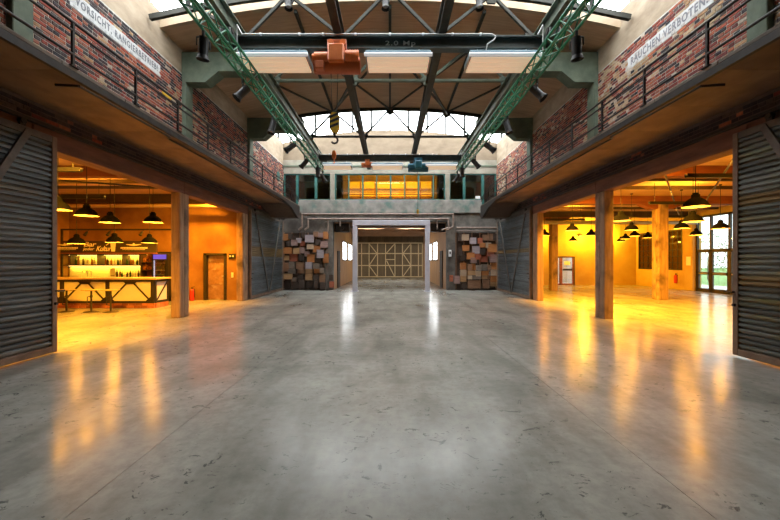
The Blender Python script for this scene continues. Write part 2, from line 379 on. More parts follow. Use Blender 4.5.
# ---- floor
fl = sroot('floor', 'polished grey concrete hall floor with dark scuffs', 'floor', (0, 0, 0))
box(-15, 18.0, -6, 37, -0.30, -0.008).build('screed_base', 'dark_concrete', fl)
G = 0.003
for x0, x1, y0, y1 in ((-14.0, -2.15, -5, 21.4), (-2.15, 2.15, -5, 21.4), (2.15, 17.45, -5, 25.4), (-3.4, 2.15 , 21.4, 36.4), (2.15, 3.4, 25.4, 36.4)):
    box(x0 + G, x1 - G, y0 + G, y1 - G, -0.008, 0.0).build('concrete_slab', 'floor', fl)

# ---- side walls of the hall
def gable(x): return 8.80 - 0.019 * x * x
ARC = [-6.65 + 13.3 * i / 16 for i in range(17)]
def arc_poly(lo, hi, xs=ARC): return [(x, gable(x) + lo) for x in xs] + [(x, gable(x) + hi) for x in reversed(xs)]
BRICK_RED = [(0.30, 0.066, 0.045), (0.38, 0.095, 0.055), (0.23, 0.05, 0.042), (0.42, 0.14, 0.075), (0.16, 0.042, 0.04), (0.29, 0.11, 0.075)]
BRICK_DARK = [(0.045, 0.033, 0.042), (0.06, 0.042, 0.045), (0.035, 0.032, 0.04), (0.085, 0.06, 0.055)]
BRICK_PALE = [(0.50, 0.37, 0.24), (0.44, 0.33, 0.20), (0.52, 0.44, 0.36), (0.40, 0.24, 0.13)]
def brick_panel(mb, s, y0, y1, z0, z1, band=None, pale=0.10):
    rz = 0.077; n = int((z1 - z0) / rz); jt = 0.014
    for k in range(n):
        za = z0 + k * rz; zb = za + rz - jt
        y = y0 - R.uniform(0.0, 0.2); pat = k % 2
        while y < y1:
            L = 0.25 if (pat == 0 or R.random() < 0.15) and R.random() < 0.8 else 0.125
            ya, yb = max(y, y0), min(y + L - jt * 0.6, y1); y += L + jt * 0.4
            if yb - ya < 0.03: continue
            pr = R.uniform(0.006, 0.013)
            xa, xb = s * W, s * (W - pr)
            c = 0.004
            zc = (za + zb) / 2; yc = (ya + yb) / 2
            t = R.random()
            nn = math.sin(yc * 1.3 + s) + math.sin(zc * 2.1 + yc * 0.7) * 0.8 + math.sin(yc * 3.1 - zc * 1.7) * 0.5
            pp = pale * (2.8 if nn > 0.75 else 0.6)
            if s > 0 and 6.3 < zc < 7.1 and 6.8 < yc < 10.6: pp = max(pp, 0.45)
            if t < pp: col = R.choice(BRICK_PALE)
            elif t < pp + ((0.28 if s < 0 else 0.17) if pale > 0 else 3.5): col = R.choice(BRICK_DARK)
            else: col = R.choice(BRICK_RED)
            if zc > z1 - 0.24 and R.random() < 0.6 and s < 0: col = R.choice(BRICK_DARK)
            if band and band[0] < zc < band[1] and band[2] < yc < band[3]:
                g = R.uniform(0.9, 1.0); col = (0.60 * g, 0.62 * g, 0.64 * g) if s < 0 else (0.58 * g, 0.55 * g, 0.52 * g)
            v = R.uniform(0.85, 1.15) if col[2] < 0.4 else 1.0; col = tuple(q * v for q in col)
            vs = [(xa, ya, za), (xa, yb, za), (xa, yb, zb), (xa, ya, zb), (xb, ya + c, za + c), (xb, yb - c, za + c), (xb, yb - c, zb - c), (xb, ya + c, zb - c)]
            mb.add(vs, [(4, 5, 6, 7), (0, 1, 5, 4), (1, 2, 6, 5), (2, 3, 7, 6), (3, 0, 4, 7)])
            mb.c += [col] * 5
for s in (-1, 1):
    nm = SIDE[s]
    wl = sroot('wall_' + nm, f'{nm} brick hall wall above the balcony with painted lettering', 'wall', (s * W, 8, 0))
    X0, X1 = s * W, s * (W + 0.40)
    # masonry core above the openings, and the piers that carry it
    box(X0, X1, -5, 21.5, 4.54, 7.34).build('masonry_core', 'mortar', wl)
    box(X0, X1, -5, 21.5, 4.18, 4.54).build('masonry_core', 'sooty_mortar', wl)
    box(X0, X1, -5, 1.5, 0, 4.18).build('masonry_pier', 'dark_concrete', wl)
    box(X0, X1, 15.95, 21.5, 0, 4.18).build('masonry_pier', 'dark_concrete', wl)
    # plaster band, rising higher along the glazed roof monitors
    pb = MB()
    for y0, y1, zt in ((-5, 6.5, 8.10), (6.5, 9.9, 8.50), (9.9, 16.7, 8.10), (16.7, 21.5, 8.60)):
        pb.box(s * (W + 0.012), X1, y0, y1, 7.34, zt)
    pb.build('plaster_band', 'plaster', wl)
    bk = MB()
    bd = (6.70, 7.02, 7.02, 9.78) if s < 0 else (6.70, 7.02, 6.95, 9.45)
    for y0, y1 in ((2.0, 5.85), (6.2, 10.8), (11.2, 15.75), (16.15, 21.1)):
        brick_panel(bk, s, y0, y1, 4.62, 7.34, bd, 0.12 if s < 0 else 0.18)
    tag(bk.build('brickwork', 'brick', wl), kind='stuff')
    bk = MB(); brick_panel(bk, s, 2.0, 21.1, 4.22, 4.50, None, -1)  # dark bricks only, painting the shade below the balcony
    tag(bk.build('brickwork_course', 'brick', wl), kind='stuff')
    # painted lettering
    if s < 0:
        me = text_mesh('painted_lettering', 'VORSICHT, RANGIERBETRIEB!', 0.2, 'letter_dark', 0.004, 0.001, 1.25)
        box(-W, -W + 0.0095, 7.02, 9.78, 6.70, 7.02).build('whitewash_band', 'whitewash', wl)
        fit(me, 7.14, 9.66, 6.765, 6.955)
        for v in me.vertices: y, z, e = v.co.x, v.co.y, v.co.z; v.co = (0.0142 + e, y - 8, z)
    else:
        me = text_mesh('painted_lettering', 'RAUCHEN VERBOTEN.', 0.2, 'letter_grey', 0.005, 0.001, 1.2)
        box(W - 0.0095, W, 6.95, 9.45, 6.70, 7.02).build('whitewash_band', 'whitewash', wl)
        fit(me, 7.06, 9.32, 6.77, 6.96)
        for v in me.vertices: y, z, e = v.co.x, v.co.y, v.co.z; v.co = (-0.0142 - e, (16.38 - y) - 8, z)
    put('painted_lettering', me, wl)['label'] = 'stencilled capital letters on a whitewashed brick band'
    # concrete pilasters and roof brackets
    for i, (y0, y1) in enumerate(((5.85, 6.2), (10.8, 11.2), (15.75, 16.15))):
        where = ('nearest the camera', 'in the middle bay', 'in the farthest bay')[i]
        p = MB().bevbox(s * W - (0.12 if s > 0 else 0), s * W + (0.12 if s < 0 else 0), y0, y1, 4.62, 7.08 if i else 7.6, 0.012).build('concrete_pilaster', 'green_concrete')
        tag(p, f'grey-green concrete pilaster on the {nm} brick wall, {where}', 'pilaster')
        p['kind'] = 'structure'
        if i:
            br = MB().prism([(s * 6.25, 7.97), (s * 3.84, 7.97), (s * 3.84, 7.40), (s * 5.15, 7.40), (s * 5.55, 7.07), (s * 6.25, 7.07)], 'y', y0, y1).build('concrete_bracket', 'green_concrete')
            tag(br, f'grey-green haunched concrete roof bracket on the {nm} wall, {where}', 'bracket'); br['kind'] = 'structure'
    # lintel beams over the big openings
    for i, (y0, y1) in enumerate(((1.5, 6.3), (6.3, 10.95), (10.95, 15.9))):
        o = MB().bevbox(min(X0 + s * 0.0, X0 + s * 0.34), max(X0, X0 + s * 0.34), y0 + 0.004, y1 - 0.004, 3.75, 4.18, 0.015).build('lintel_beam', 'beam_timber')
        tag(o, f'dark timber lintel over the {nm} opening, ' + ('nearest the camera', 'before the middle post', 'beyond the middle post')[i], 'beam'); o['kind'] = 'structure'

# ---- roof: timber-lined gabled ceilings between two glazed roof monitors
ce = sroot('ceiling', 'brown boarded gabled hall ceiling', 'ceiling', (0, 10, 9))
def roof_slab(y0, y1):
    for s in (-1, 1):
        xs = [s * 6.65 * i / 8 for i in range(9)]
        n = max(1, round((y1 - y0) / 1.06))
        for k in range(n):
            a = y0 + (y1 - y0) * k / n; b = y0 + (y1 - y0) * (k + 1) / n
            MB().prism(arc_poly(0, 0.22, xs), 'y', a + 0.004, b - 0.004).build('ceiling_panel', 'roof_timber', ce)
roof_slab(9.9, 16.7); roof_slab(-5, 6.5)
# pale kerbs at the monitor openings
for y0, y1 in ((9.78, 9.9), (16.7, 16.82), (6.5, 6.62)):
    MB().prism(arc_poly(-0.01, 0.36), 'y', y0, y1).build('monitor_kerb', 'curb', ce)
def monitor(n, y0, y1, lbl, zk=0.36):
    r = sroot('window_' + str(n), lbl, 'skylight', (0, (y0 + y1) / 2, 9.4))
    k = 12; xs = [-6.6 + 13.2 * i / k for i in range(k + 1)]
    for i in range(k):
        xa, xb = xs[i] + 0.03, xs[i + 1] - 0.03
        for yy in (y0 + 0.03, y1 - 0.03):
            MB().prism([(xa, gable(xa) + zk), (xb, gable(xb) + zk), (xb, 10.90), (xa, 10.90)], 'y', yy - 0.006, yy + 0.006).build('pane', 'glass', r)
        box(xa, xb, y0, y1, 10.96, 10.972).build('pane', 'glass', r)
    for i in range(k + 1):
        m = MB().bar((xs[i], y0, 10.96), (xs[i], y1, 10.96), 0.05, 0.07)
        for yy in (y0 + 0.03, y1 - 0.03): m.bar((xs[i], yy, gable(xs[i]) + zk - 0.02), (xs[i], yy, 10.93), 0.11, 0.06)
        m.build('glazing_bar', 'zinc', r)
    for sx in (-1, 1):
        box(sx * 6.62, sx * 6.634, y0, y1, 8.52 if n == 1 else 8.62, 10.93).build('pane', 'glass', r)
    for yy in (y0 + 0.03, y1 - 0.03):
        m = MB().bar((-6.65, yy, 10.93), (6.65, yy, 10.93), 0.06, 0.06)
        for xa, xb in zip(ARC, ARC[1:]): m.bar((xa, yy, gable(xa) + zk + 0.03), (xb, yy, gable(xb) + zk + 0.03), 0.06, 0.06)
        m.build('transom', 'zinc', r)
monitor(1, 6.56, 9.84, 'glazed roof monitor above the near crane')
monitor(2, 16.76, 21.3, 'glazed roof monitor above the end gallery windows', 0.56)

# ---- end wall with the passage
YE = 21.1
we = sroot('wall_end', 'dark weathered concrete end wall around the passage', 'wall', (0, YE, 0))
m = MB()
m.box(-6.65, -3.34, YE, YE + 0.4, 0, 4.02); m.box(3.34, 6.65, YE, YE + 0.4, 0, 4.02); m.box(-6.65, 6.65, YE, YE + 0.4, 4.02, 4.55)
m.build('lower_wall', 'dark_concrete', we)
for sx in (-1, 1):
    MB().bevbox(min(sx * 3.34, sx * 3.80), max(sx * 3.34, sx * 3.80), YE - 0.06, YE + 0.02, 0, 4.02, 0.015).build('passage_pier', 'dark_concrete', we)
MB().bevbox(-5.35, 5.35, YE - 0.12, YE + 0.30, 4.50, 5.27, 0.02).build('parapet', 'parapet', we)
m = MB(); m.box(-6.65, -5.35, YE, YE + 0.3, 4.55, 5.0); m.box(5.35, 6.65, YE, YE + 0.3, 4.55, 5.0); m.build('parapet_wing', 'dark_concrete', we)
box(-6.65, 6.65, YE, YE + 0.35, 6.82, 7.62).build('lintel_band', 'pale_concrete', we)
box(-6.65, 6.65, YE - 0.05, YE, 7.22, 7.30).build('lintel_ledge', 'green_concrete', we)
MB().prism([(-6.65, 7.62), (6.65, 7.62)] + [(x, gable(x) + 0.56) for x in reversed(ARC)], 'y', YE + 0.02, YE + 0.35).build('gable_plaster', 'end_plaster', we)
for sx in (-1, 1):
    MB().bevbox(sx * 3.37 - 0.13, sx * 3.37 + 0.13, YE - 0.08, YE + 0.2, 5.27, 6.82, 0.015).build('gallery_post', 'pale_concrete', we)
# gallery windows
gw = sroot('window_4', 'teal steel-framed gallery windows with yellow light behind', 'window', (0, YE, 5.3))
mull = [-6.2, -5.45, -4.35, -3.5, -3.2, -2.42, -1.6, -0.78, 0.04, 0.86, 1.68, 2.55, 3.22, 3.52, 4.35, 5.45, 6.2]
for i, x in enumerate(mull):
    wd = 0.16 if abs(x) in (5.45, 4.35) else (0.07 if i % 2 else 0.09)
    z0 = 5.0 if abs(x) > 5.4 else 5.27
    box(x - wd / 2, x + wd / 2, YE + 0.05, YE + 0.13, z0, 6.82).build('mullion', 'teal', gw)
for a, b in zip(mull, mull[1:]):
    if b - a < 0.4: continue
    z0 = 5.0 if max(abs(a), abs(b)) > 5.5 else 5.27
    m = MB(); m.box(a, b, YE + 0.05, YE + 0.13, z0, z0 + 0.07); m.box(a, b, YE + 0.05, YE + 0.13, 6.75, 6.82)
    m.build('frame_rail', 'teal', gw)
    box(a + 0.02, b - 0.02, YE + 0.085, YE + 0.095, z0 + 0.05, 6.78).build('pane', 'glass_dim', gw)
# gallery room behind
gr = sroot('wall_gallery', 'yellow-lit gallery room behind the end windows', 'wall', (0, 24, 4.6))
box(-6.65, 6.65, 25.6, 25.8, 4.6, 7.6).build('back_wall', 'gold_wall', gr)
box(-6.65, 6.65, YE + 0.35, 25.8, 4.40, 4.58).build('gallery_floor', 'dark_wood', gr)
box(-6.65, 6.65, YE + 0.35, 25.8, 7.35, 7.6).build('gallery_ceiling', 'room_ceiling', gr)
for sx in (-1, 1):
    box(sx * 6.65, sx * 6.8, YE + 0.3, 25.8, 4.4, 7.6).build('side_wall', 'dark_wood', gr)
    box(sx * 2.95, sx * 3.05, 22.6, 25.6, 4.58, 7.35).build('partition', 'dark_wood', gr)
for z in (5.90, 6.06, 6.22, 6.38):
    box(-2.8, 2.8, 24.6, 24.66, z, z + 0.07).build('timber_rail', 'red_beam', gr)
for x in (-2.1, -1.05, 0.05, 1.1, 2.15):
    box(x - 0.04, x + 0.04, 25.5, 25.6, 6.1, 7.3).build('panel_strip', 'red_beam', gr)
for z in (6.05, 6.70):
    box(-2.9, 2.9, 25.48, 25.6, z, z + (0.05 if z < 6.2 else 0.14)).build('panel_rail', 'red_beam', gr)
def flood(name, label, loc, aim, power, col, size, group, top):
    t = thing(name, label, 'floodlight', loc, group)
    x, y, z = loc; d = (Vector(aim) - Vector(loc)).normalized(); c = Vector(loc)
    MB().tube((x, y, z), (x, y, top), 0.02, 8).build('stem', 'black', t)
    MB().tube(tuple(c - d * 0.08), tuple(c + d * 0.10), 0.07, 14, 0.09).build('body', 'black', t)
    MB().tube(tuple(c + d * 0.101), tuple(c + d * 0.106), 0.08, 14).build('lens', 'bulb', t)
    l = bpy.data.lights.new('flood_light', 'SPOT'); l.energy = power * LAMP; l.color = col; l.spot_size = size; l.spot_blend = 0.8; l.shadow_soft_size = 0.08
    o = bpy.data.objects.new('flood_light', l); COL.objects.link(o); o.parent = t; o.location = tuple(d * 0.14)
    o.rotation_euler = d.to_track_quat('-Z', 'Y').to_euler()
for x, l_ in ((-1.8, 'left'), (0.0, 'middle'), (1.8, 'right')):  # added out of view to light the gallery back wall
    flood('gallery_floodlight', f'small floodlight above the gallery windows, {l_} of three', (x, 21.75, 7.15), (x * 0.9, 25.6, 6.0), 900, (1, 0.56, 0.04), 2.2, 'gallery floodlights', 7.35)
for x, l_ in ((-1.6, 'left'), (1.6, 'right')):  # added out of view to light the passage gate
    flood('passage_floodlight', f'small floodlight behind the passage lintel, {l_} of two', (x, 23.82, 4.15), (x * 0.7, 36.0, 0.9), 1000, (1, 0.88, 0.68), 1.2, 'passage floodlights', 4.25)

# ---- passage behind the end wall
for s in (-1, 1):
    nm = SIDE[s]
    wp = sroot('wall_passage_' + nm, f'brown boarded {nm} wall of the rear passage', 'wall', (s * 3.34, 28, 0))
    xa, xb = s * 3.34, s * 3.40
    wins = ((25.4, 28.0), (28.6, 32.0))
    ys = [YE + 0.4] + [v for w_ in wins for v in w_] + [36.3]
    m = MB()
    for a, b in zip(ys[0::2], ys[1::2]): m.box(xa, xb, a, b, 0, 4.25)
    for a, b in wins: m.box(xa, xb, a, b, 0, 1.72); m.box(xa, xb, a, b, 3.15, 4.25)
    m.build('boarding', 'passage_wood', wp)
    wi = sroot('window_' + ('5' if s < 0 else '6'), f'bright daylit windows in the {nm} wall of the passage', 'window', (s * 3.4, 27, 1.72))
    for a, b in wins:
        f = MB(); f.box(xa - s * 0.02, xa + s * 0.04, a, a + 0.08, 1.72, 3.15); f.box(xa - s * 0.02, xa + s * 0.04, b - 0.08, b, 1.72, 3.15)
        f.box(xa - s * 0.02, xa + s * 0.04, a, b, 1.72, 1.80); f.box(xa - s * 0.02, xa + s * 0.04, a, b, 3.07, 3.15)
        f.build('window_frame', 'dark_wood', wi)
        for q in (0, 1):
            h = (b - a) / 2
            box(xa + s * 0.02, xa + s * 0.026, a + 0.06 + q * h, a + h - 0.0 + q * h, 1.78, 3.09).build('pane', 'glass', wi)
        portal((s * 3.45, (a + b) / 2, 2.43), (0, s * PI / 2, 0), 1.4, b - a)
    dr = sroot('door_' + ('2' if s < 0 else '3'), f'dark wooden door in the {nm} wall of the passage', 'door', (s * 3.3, 23.2, 0))
    box(s * 3.34, s * 3.27, 22.7, 23.7, 0.0, 2.35).build('door_leaf', 'dark_wood', dr)
    box(s * 3.27, s * 3.235, 23.5, 23.58, 1.0, 1.06).build('door_handle', 'grey_pipe', dr)
pc = sroot('ceiling_passage', 'brown boarded passage ceiling with beams and pipes', 'ceiling', (0, 29, 4.3))
box(-3.6, 3.6, YE + 0.4, 36.4, 4.25, 4.45).build('boarding', 'roof_timber', pc)
for y in (23.5, 26, 28.5, 31, 33.5): box(-3.34, 3.34, y - 0.09, y + 0.09, 4.0, 4.25).build('cross_beam', 'roof_timber', pc)
for i, (y, z) in enumerate(((22.3, 3.78), (22.9, 3.90))):
    o = MB().tube((-3.3, y, z), (3.3, y, z), 0.05, 8).build('passage_pipe', 'rust_pipe'); tag(o, ('brown pipe crossing the passage just behind the wall', 'brown pipe crossing deeper in the passage')[i], 'pipe')
wb = sroot('wall_passage_back', 'dark boarded timber gate wall with pale bracing closing the passage', 'wall', (0, 36.2, 0))
box(-3.6, 3.6, 36.3, 36.5, 0, 4.45).build('backing_wall', 'gate_wood', wb)
nb = 22
for i in range(nb):
    a = -3.5 + 7.0 * i / nb; box(a + 0.008, a + 7.0 / nb - 0.008, 36.15 + R.uniform(0, 0.012), 36.3, 0.02, 4.3).build('plank', 'gate_wood', wb)
def strip(a, b, w_=0.10):
    vq = abs(a[0] - b[0]) < 1e-6
    MB().bar((a[0], 36.12, a[1]), (b[0], 36.12, b[1]), w_ if vq else 0.05, 0.05 if vq else w_).build('batten', 'gate_strip', wb)
for z in (0.12, 1.25, 2.45, 3.5): strip((-3.3, z), (3.3, z))
for x in (-3.25, -2.85, -2.1, -1.25, -0.45, 0.5, 1.25, 2.1, 2.85, 3.25): strip((x, 0.12), (x, 3.5), 0.085)
for a, b in (((-2.1, 1.25), (-1.3, 0.15)), ((-2.1, 1.25), (-1.3, 2.45)), ((-2.1, 3.45), (-1.3, 2.45)), ((2.1, 1.25), (1.3, 0.15)), ((2.1, 1.25), (1.3, 2.45)), ((2.1, 3.45), (1.3, 2.45)), ((-0.4, 2.45), (0.45, 3.4)), ((-0.35, 1.75), (0.45, 0.15)), ((-0.45, 1.85), (0.5, 1.85))):
    strip(a, b, 0.085)
# white portal frame in front of the passage
pt = thing('portal_frame', 'white-painted steel portal frame standing before the passage', 'portal', (0.07, 20.3, 0))
for sx in (-1, 1):
    MB().bevbox(0.07 + sx * 2.04 - 0.13, 0.07 + sx * 2.04 + 0.13, 20.16, 20.44, 0.02, 3.71, 0.012).build('post', 'portal_white', pt)
    MB().bevbox(0.07 + sx * 2.04 - 0.2, 0.07 + sx * 2.04 + 0.2, 20.1, 20.5, 0, 0.02, 0.004).build('foot_plate', 'portal_white', pt)
MB().bevbox(0.07 - 2.17, 0.07 + 2.17, 20.16, 20.44, 3.71, 3.99, 0.012).build('header', 'portal_white', pt)

# ---- side rooms: bar on the left, event room on the right
bb = sroot('wall_bar_back', 'orange-lit plaster wall behind the bar', 'wall', (-10, 15.7, 0))
m = MB(); m.box(-14.2, -8.1, 15.7, 15.95, 0, 4.6); m.box(-7.12, -6.6, 15.7, 15.95, 0, 4.6); m.box(-8.1, -7.12, 15.7, 15.95, 2.04, 4.6); m.box(-8.1, -7.12, 15.9, 15.95, 0, 2.04)
m.build('plaster', 'ochre_wall', bb)
m = MB(); m.box(-14.2, -14.0, 1.3, 15.95, 0, 4.6); m.box(-14.2, -6.65, 1.1, 1.3, 0, 4.6); struct('wall_bar_side', m, 'ochre_wall', 'orange plaster side wall of the bar room', 'wall')
cb = sroot('ceiling_bar', 'orange-lit boarded ceiling of the bar room', 'ceiling', (-10, 8, 4.55))
for k in range(14):
    a = 1.3 + 14.4 * k / 14; box(-14.0, -6.65, a + 0.008, a + 14.4 / 14 - 0.008, 4.55, 4.65).build('ceiling_board', 'room_ceiling', cb)
for y, mm, h in ((5.9, 'red_beam', 0.32), (10.9, 'red_beam', 0.32), (15.45, 'dark_wood', 0.34)):
    box(-14.0, -6.6, y - 0.14, y + 0.14, 4.55 - h, 4.55).build('ceiling_beam', mm, cb)
for y, z in ((12.6, 4.42), (13.7, 4.45)): box(-14.0, -6.6, y - 0.05, y + 0.05, z, 4.55).build('joist', 'dark_wood', cb)
d1 = sroot('door_1', 'rust-stained steel door in the orange wall right of the bar', 'door', (-7.6, 15.7, 0))
m = MB(); m.box(-8.1, -7.98, 15.62, 15.9, 0, 2.04); m.box(-7.22, -7.12, 15.62, 15.9, 0, 2.04); m.box(-8.1, -7.12, 15.62, 15.9, 1.95, 2.04); m.build('door_frame', 'black_iron', d1)
for k in range(3): MB().bevbox(-7.98, -7.22, 15.80, 15.86, 0.01 + k * 0.647, 0.65 + k * 0.647, 0.008).build('door_panel', 'rust_door', d1)
box(-7.36, -7.28, 15.74, 15.80, 1.02, 1.06).build('door_handle', 'grey_pipe', d1)
# event room
YB = 25.3; XR = 17.3
er = sroot('wall_event_back', 'yellow-lit plaster back wall of the right-hand room', 'wall', (12, YB, 0))
m = MB(); m.box(6.65, 11.55, YB, YB + 0.3, 0, 4.6); m.box(12.98, 17.6, YB, YB + 0.3, 0, 4.6); m.box(11.55, 12.98, YB, YB + 0.3, 2.02, 4.6); m.box(6.65, 6.8, 21.5, YB, 0, 4.6)
m.build('plaster', 'ochre_light', er)
es = sroot('wall_event_side', 'yellow-lit outer wall of the right-hand room with tall windows', 'wall', (XR, 20, 0))
m = MB()
wy = ((21.3, 22.45), (23.75, 25.05)); gl = (17.2, 20.35)
for a, b in ((1.3, gl[0]), (gl[1], wy[0][0]), (wy[0][1], wy[1][0]), (wy[1][1], 25.6)): m.box(XR, XR + 0.3, a, b, 0, 4.6)
for a, b in wy: m.box(XR, XR + 0.3, a, b, 0, 1.15); m.box(XR, XR + 0.3, a, b, 3.6, 4.6)
m.box(XR, XR + 0.3, gl[0], gl[1], 4.2, 4.6); m.box(6.65, XR + 0.3, 1.1, 1.3, 0, 4.6)
m.build('plaster', 'ochre_light', es)
MB().bevbox(XR - 0.18, XR, 20.37, 20.95, 0, 4.55, 0.02).build('pillar', 'ochre_light', es)
cr = sroot('ceiling_event', 'orange-lit boarded ceiling of the right-hand room', 'ceiling', (12, 12, 4.55))
for k in range(24):
    a = 1.3 + 24.0 * k / 24; box(6.65, 17.4, a + 0.008, a + 1.0 - 0.008, 4.55, 4.65).build('ceiling_board', 'room_ceiling', cr)
for y, mm, h in ((5.9, 'red_beam', 0.32), (10.9, 'red_beam', 0.32), (15.9, 'red_beam', 0.34), (20.8, 'dark_wood', 0.34)):
    box(6.6, 17.3, y - 0.14, y + 0.14, 4.55 - h, 4.55).build('ceiling_beam', mm, cr)
for y in (12.3, 13.7, 17.6, 19.0, 22.5): box(6.6, 17.3, y - 0.05, y + 0.05, 4.43, 4.55).build('joist', 'dark_wood', cr)
# tall windows (old, gridded)
for i, (a, b) in enumerate(wy):
    wv = sroot('window_' + str(7 + i), 'tall gridded window in the outer wall, ' + ('next to the glazed doors' if i == 0 else 'in the far corner'), 'window', (XR, (a + b) / 2, 1.15))
    f = MB(); f.box(XR - 0.02, XR + 0.08, a, a + 0.06, 1.15, 3.6); f.box(XR - 0.02, XR + 0.08, b - 0.06, b, 1.15, 3.6); f.box(XR - 0.02, XR + 0.08, a, b, 1.15, 1.22); f.box(XR - 0.02, XR + 0.08, a, b, 3.53, 3.6)
    f.build('window_frame', 'black_iron', wv)
    for k in (1, 2): y = a + (b - a) * k / 3; box(XR + 0.01, XR + 0.05, y - 0.02, y + 0.02, 1.2, 3.55).build('glazing_bar', 'black_iron', wv)
    for k in range(1, 6): z = 1.2 + 2.35 * k / 6; box(XR + 0.01, XR + 0.05, a, b, z - 0.02, z + 0.02).build('glazing_bar', 'black_iron', wv)
    for k in range(3):
        for j in range(6):
            ya = a + 0.05 + (b - a - 0.1) * k / 3; za = 1.21 + 2.33 * j / 6
            box(XR + 0.03, XR + 0.036, ya + 0.02, ya + (b - a - 0.1) / 3 - 0.02, za + 0.02, za + 2.33 / 6 - 0.02).build('pane', 'glass_old', wv)
    box(XR + 0.2, XR + 0.24, a - 0.05, b + 0.05, 1.1, 3.65).build('backing_board', 'ochre_wall', wv)  # added board, its colour stands in for warm glow in the panes
# glazed entrance
ge = sroot('window_9', 'full-height glazed entrance with double doors and dark frames', 'entrance', (XR, 18.8, 0))
f = MB(); x0, x1 = XR - 0.02, XR + 0.1
ym = (gl[0] + gl[1]) / 2
for y in (gl[0] + 0.05, 18.35, 19.42, gl[1] - 0.05): MB().box(x0, x1, y - 0.05, y + 0.05, 0, 4.2).build('upright', 'black_iron', ge)
for z in (0.05, 2.3, 4.15):
    MB().box(x0, x1, gl[0], gl[1], z - 0.05, z + 0.05).build('transom', 'black_iron', ge)
for k, (a, b) in enumerate(((gl[0] + 0.1, 18.3), (18.4, 19.37), (19.47, gl[1] - 0.1))):
    box(XR + 0.03, XR + 0.04, a, b, 2.35, 4.1).build('pane', 'glass_tinted', ge)
    dd = MB(); dd.box(XR - 0.01, XR + 0.07, a, a + 0.07, 0.1, 2.25); dd.box(XR - 0.01, XR + 0.07, b - 0.07, b, 0.1, 2.25); dd.box(XR - 0.01, XR + 0.07, a, b, 0.1, 0.2); dd.box(XR - 0.01, XR + 0.07, a, b, 2.17, 2.25); dd.box(XR - 0.01, XR + 0.07, a, b, 0.95, 1.10)
    do = dd.build('door_leaf', 'black_iron', ge)
    box(XR + 0.03, XR + 0.04, a + 0.06, b - 0.06, 1.1, 2.18).build('pane', 'glass_tinted', do); box(XR + 0.03, XR + 0.04, a + 0.06, b - 0.06, 0.18, 0.96).build('pane', 'glass_tinted', do)
    box(XR - 0.06, XR - 0.03, a + 0.12, b - 0.12, 1.0, 1.04).build('push_bar', 'grey_pipe', do)
# glass door on the back wall
gd = sroot('door_4', 'small glazed double door with paper notice in the yellow back wall', 'door', (12.3, YB, 0))
m = MB(); m.box(11.55, 11.64, YB - 0.05, YB + 0.1, 0, 2.02); m.box(12.89, 12.98, YB - 0.05, YB + 0.1, 0, 2.02); m.box(11.55, 12.98, YB - 0.05, YB + 0.1, 1.93, 2.02); m.build('door_frame', 'dark_wood', gd)
m = MB(); m.box(11.92, 12.02, YB - 0.03, YB + 0.08, 0, 1.93); m.box(11.64, 12.89, YB - 0.03, YB + 0.08, 0, 0.12); m.box(12.02, 12.10, YB - 0.03, YB + 0.05, 0.12, 1.93); m.box(12.81, 12.89, YB - 0.03, YB + 0.05, 0.12, 1.93); m.build('door_leaf', 'red_beam', gd)
box(11.64, 11.92, YB + 0.02, YB + 0.03, 0.12, 1.93).build('pane', 'glass_dim', gd); box(12.10, 12.81, YB + 0.02, YB + 0.03, 0.12, 1.93).build('pane', 'glass_dim', gd)
box(12.22, 12.66, YB - 0.01, YB + 0.0, 1.42, 1.68).build('notice', 'paper', gd)
box(12.14, 12.80, YB - 0.02, YB + 0.02, 1.02, 1.16).build('push_plate', 'black', gd)
# room beyond that door
m = MB(); m.box(10.5, 14, 28.5, 28.7, 0, 3); m.box(10.3, 10.5, YB + 0.3, 28.7, 0, 3); m.box(14, 14.2, YB + 0.3, 28.7, 0, 3); m.box(10.3, 14.2, YB + 0.3, 28.7, -0.05, 0.0)
struct('wall_porch', m, 'ext_wall', 'grey porch seen through the small glazed door', 'wall')

# back wall behind the camera
m = MB(); m.prism([(-6.65, 0), (6.65, 0)] + [(x, gable(x)) for x in reversed(ARC)], 'y', -5.3, -5.0)
struct('wall_back', m, 'dark_concrete', 'dark concrete wall behind the camera', 'wall')
# outside
struct('ground', box(17.62, 90, -30, 90, -0.35, -0.05), 'grass', 'grass outside the glazed entrance', 'ground')
struct('pavement', box(17.62, 23.0, -10, 60, -0.05, -0.03), 'pavement', 'pale paving outside the glazed entrance', 'pavement')

# ================================================================== THE OBJECTS
# ---- timber columns
def column(x0, x1, y0, y1, z1, label, cap=True):
    t = thing('timber_column', label, 'column', ((x0 + x1) / 2, (y0 + y1) / 2, 0))
    MB().bevbox(x0, x1, y0, (y0 + y1) / 2 - 0.004, 0, z1, 0.02).build('post', 'timber', t)
    MB().bevbox(x0, x1, (y0 + y1) / 2 + 0.004, y1, 0, z1, 0.02).build('post', 'timber', t)
    if cap:
        xm = (x0 + x1) / 2
        MB().prism([(xm - 1.0, z1), (xm + 1.0, z1), (xm + 0.45, z1 - 0.22), (xm - 0.45, z1 - 0.22)], 'y', y0 + 0.05, y1 - 0.05).build('cap_bracket', 'red_beam', t)
    return t
column(-6.53, -6.25, 10.72, 11.20, 3.75, 'weathered timber column standing between the bar opening halves', False)
column(6.25, 6.53, 10.50, 10.98, 3.75, 'weathered timber column in the middle of the right opening', False)
column(-6.53, -6.25, 15.30, 15.85, 3.75, 'timber end post beside the far left shutter', False)
column(6.25, 6.53, 15.30, 15.75, 3.75, 'timber end post beside the far right shutter', False)
column(11.74, 12.16, 15.70, 16.15, 4.21, 'timber column with bracketed cap inside the right-hand room')
column(9.25, 9.62, 20.60, 21.0, 4.21, 'yellow-lit timber column far back beside the small glazed door')

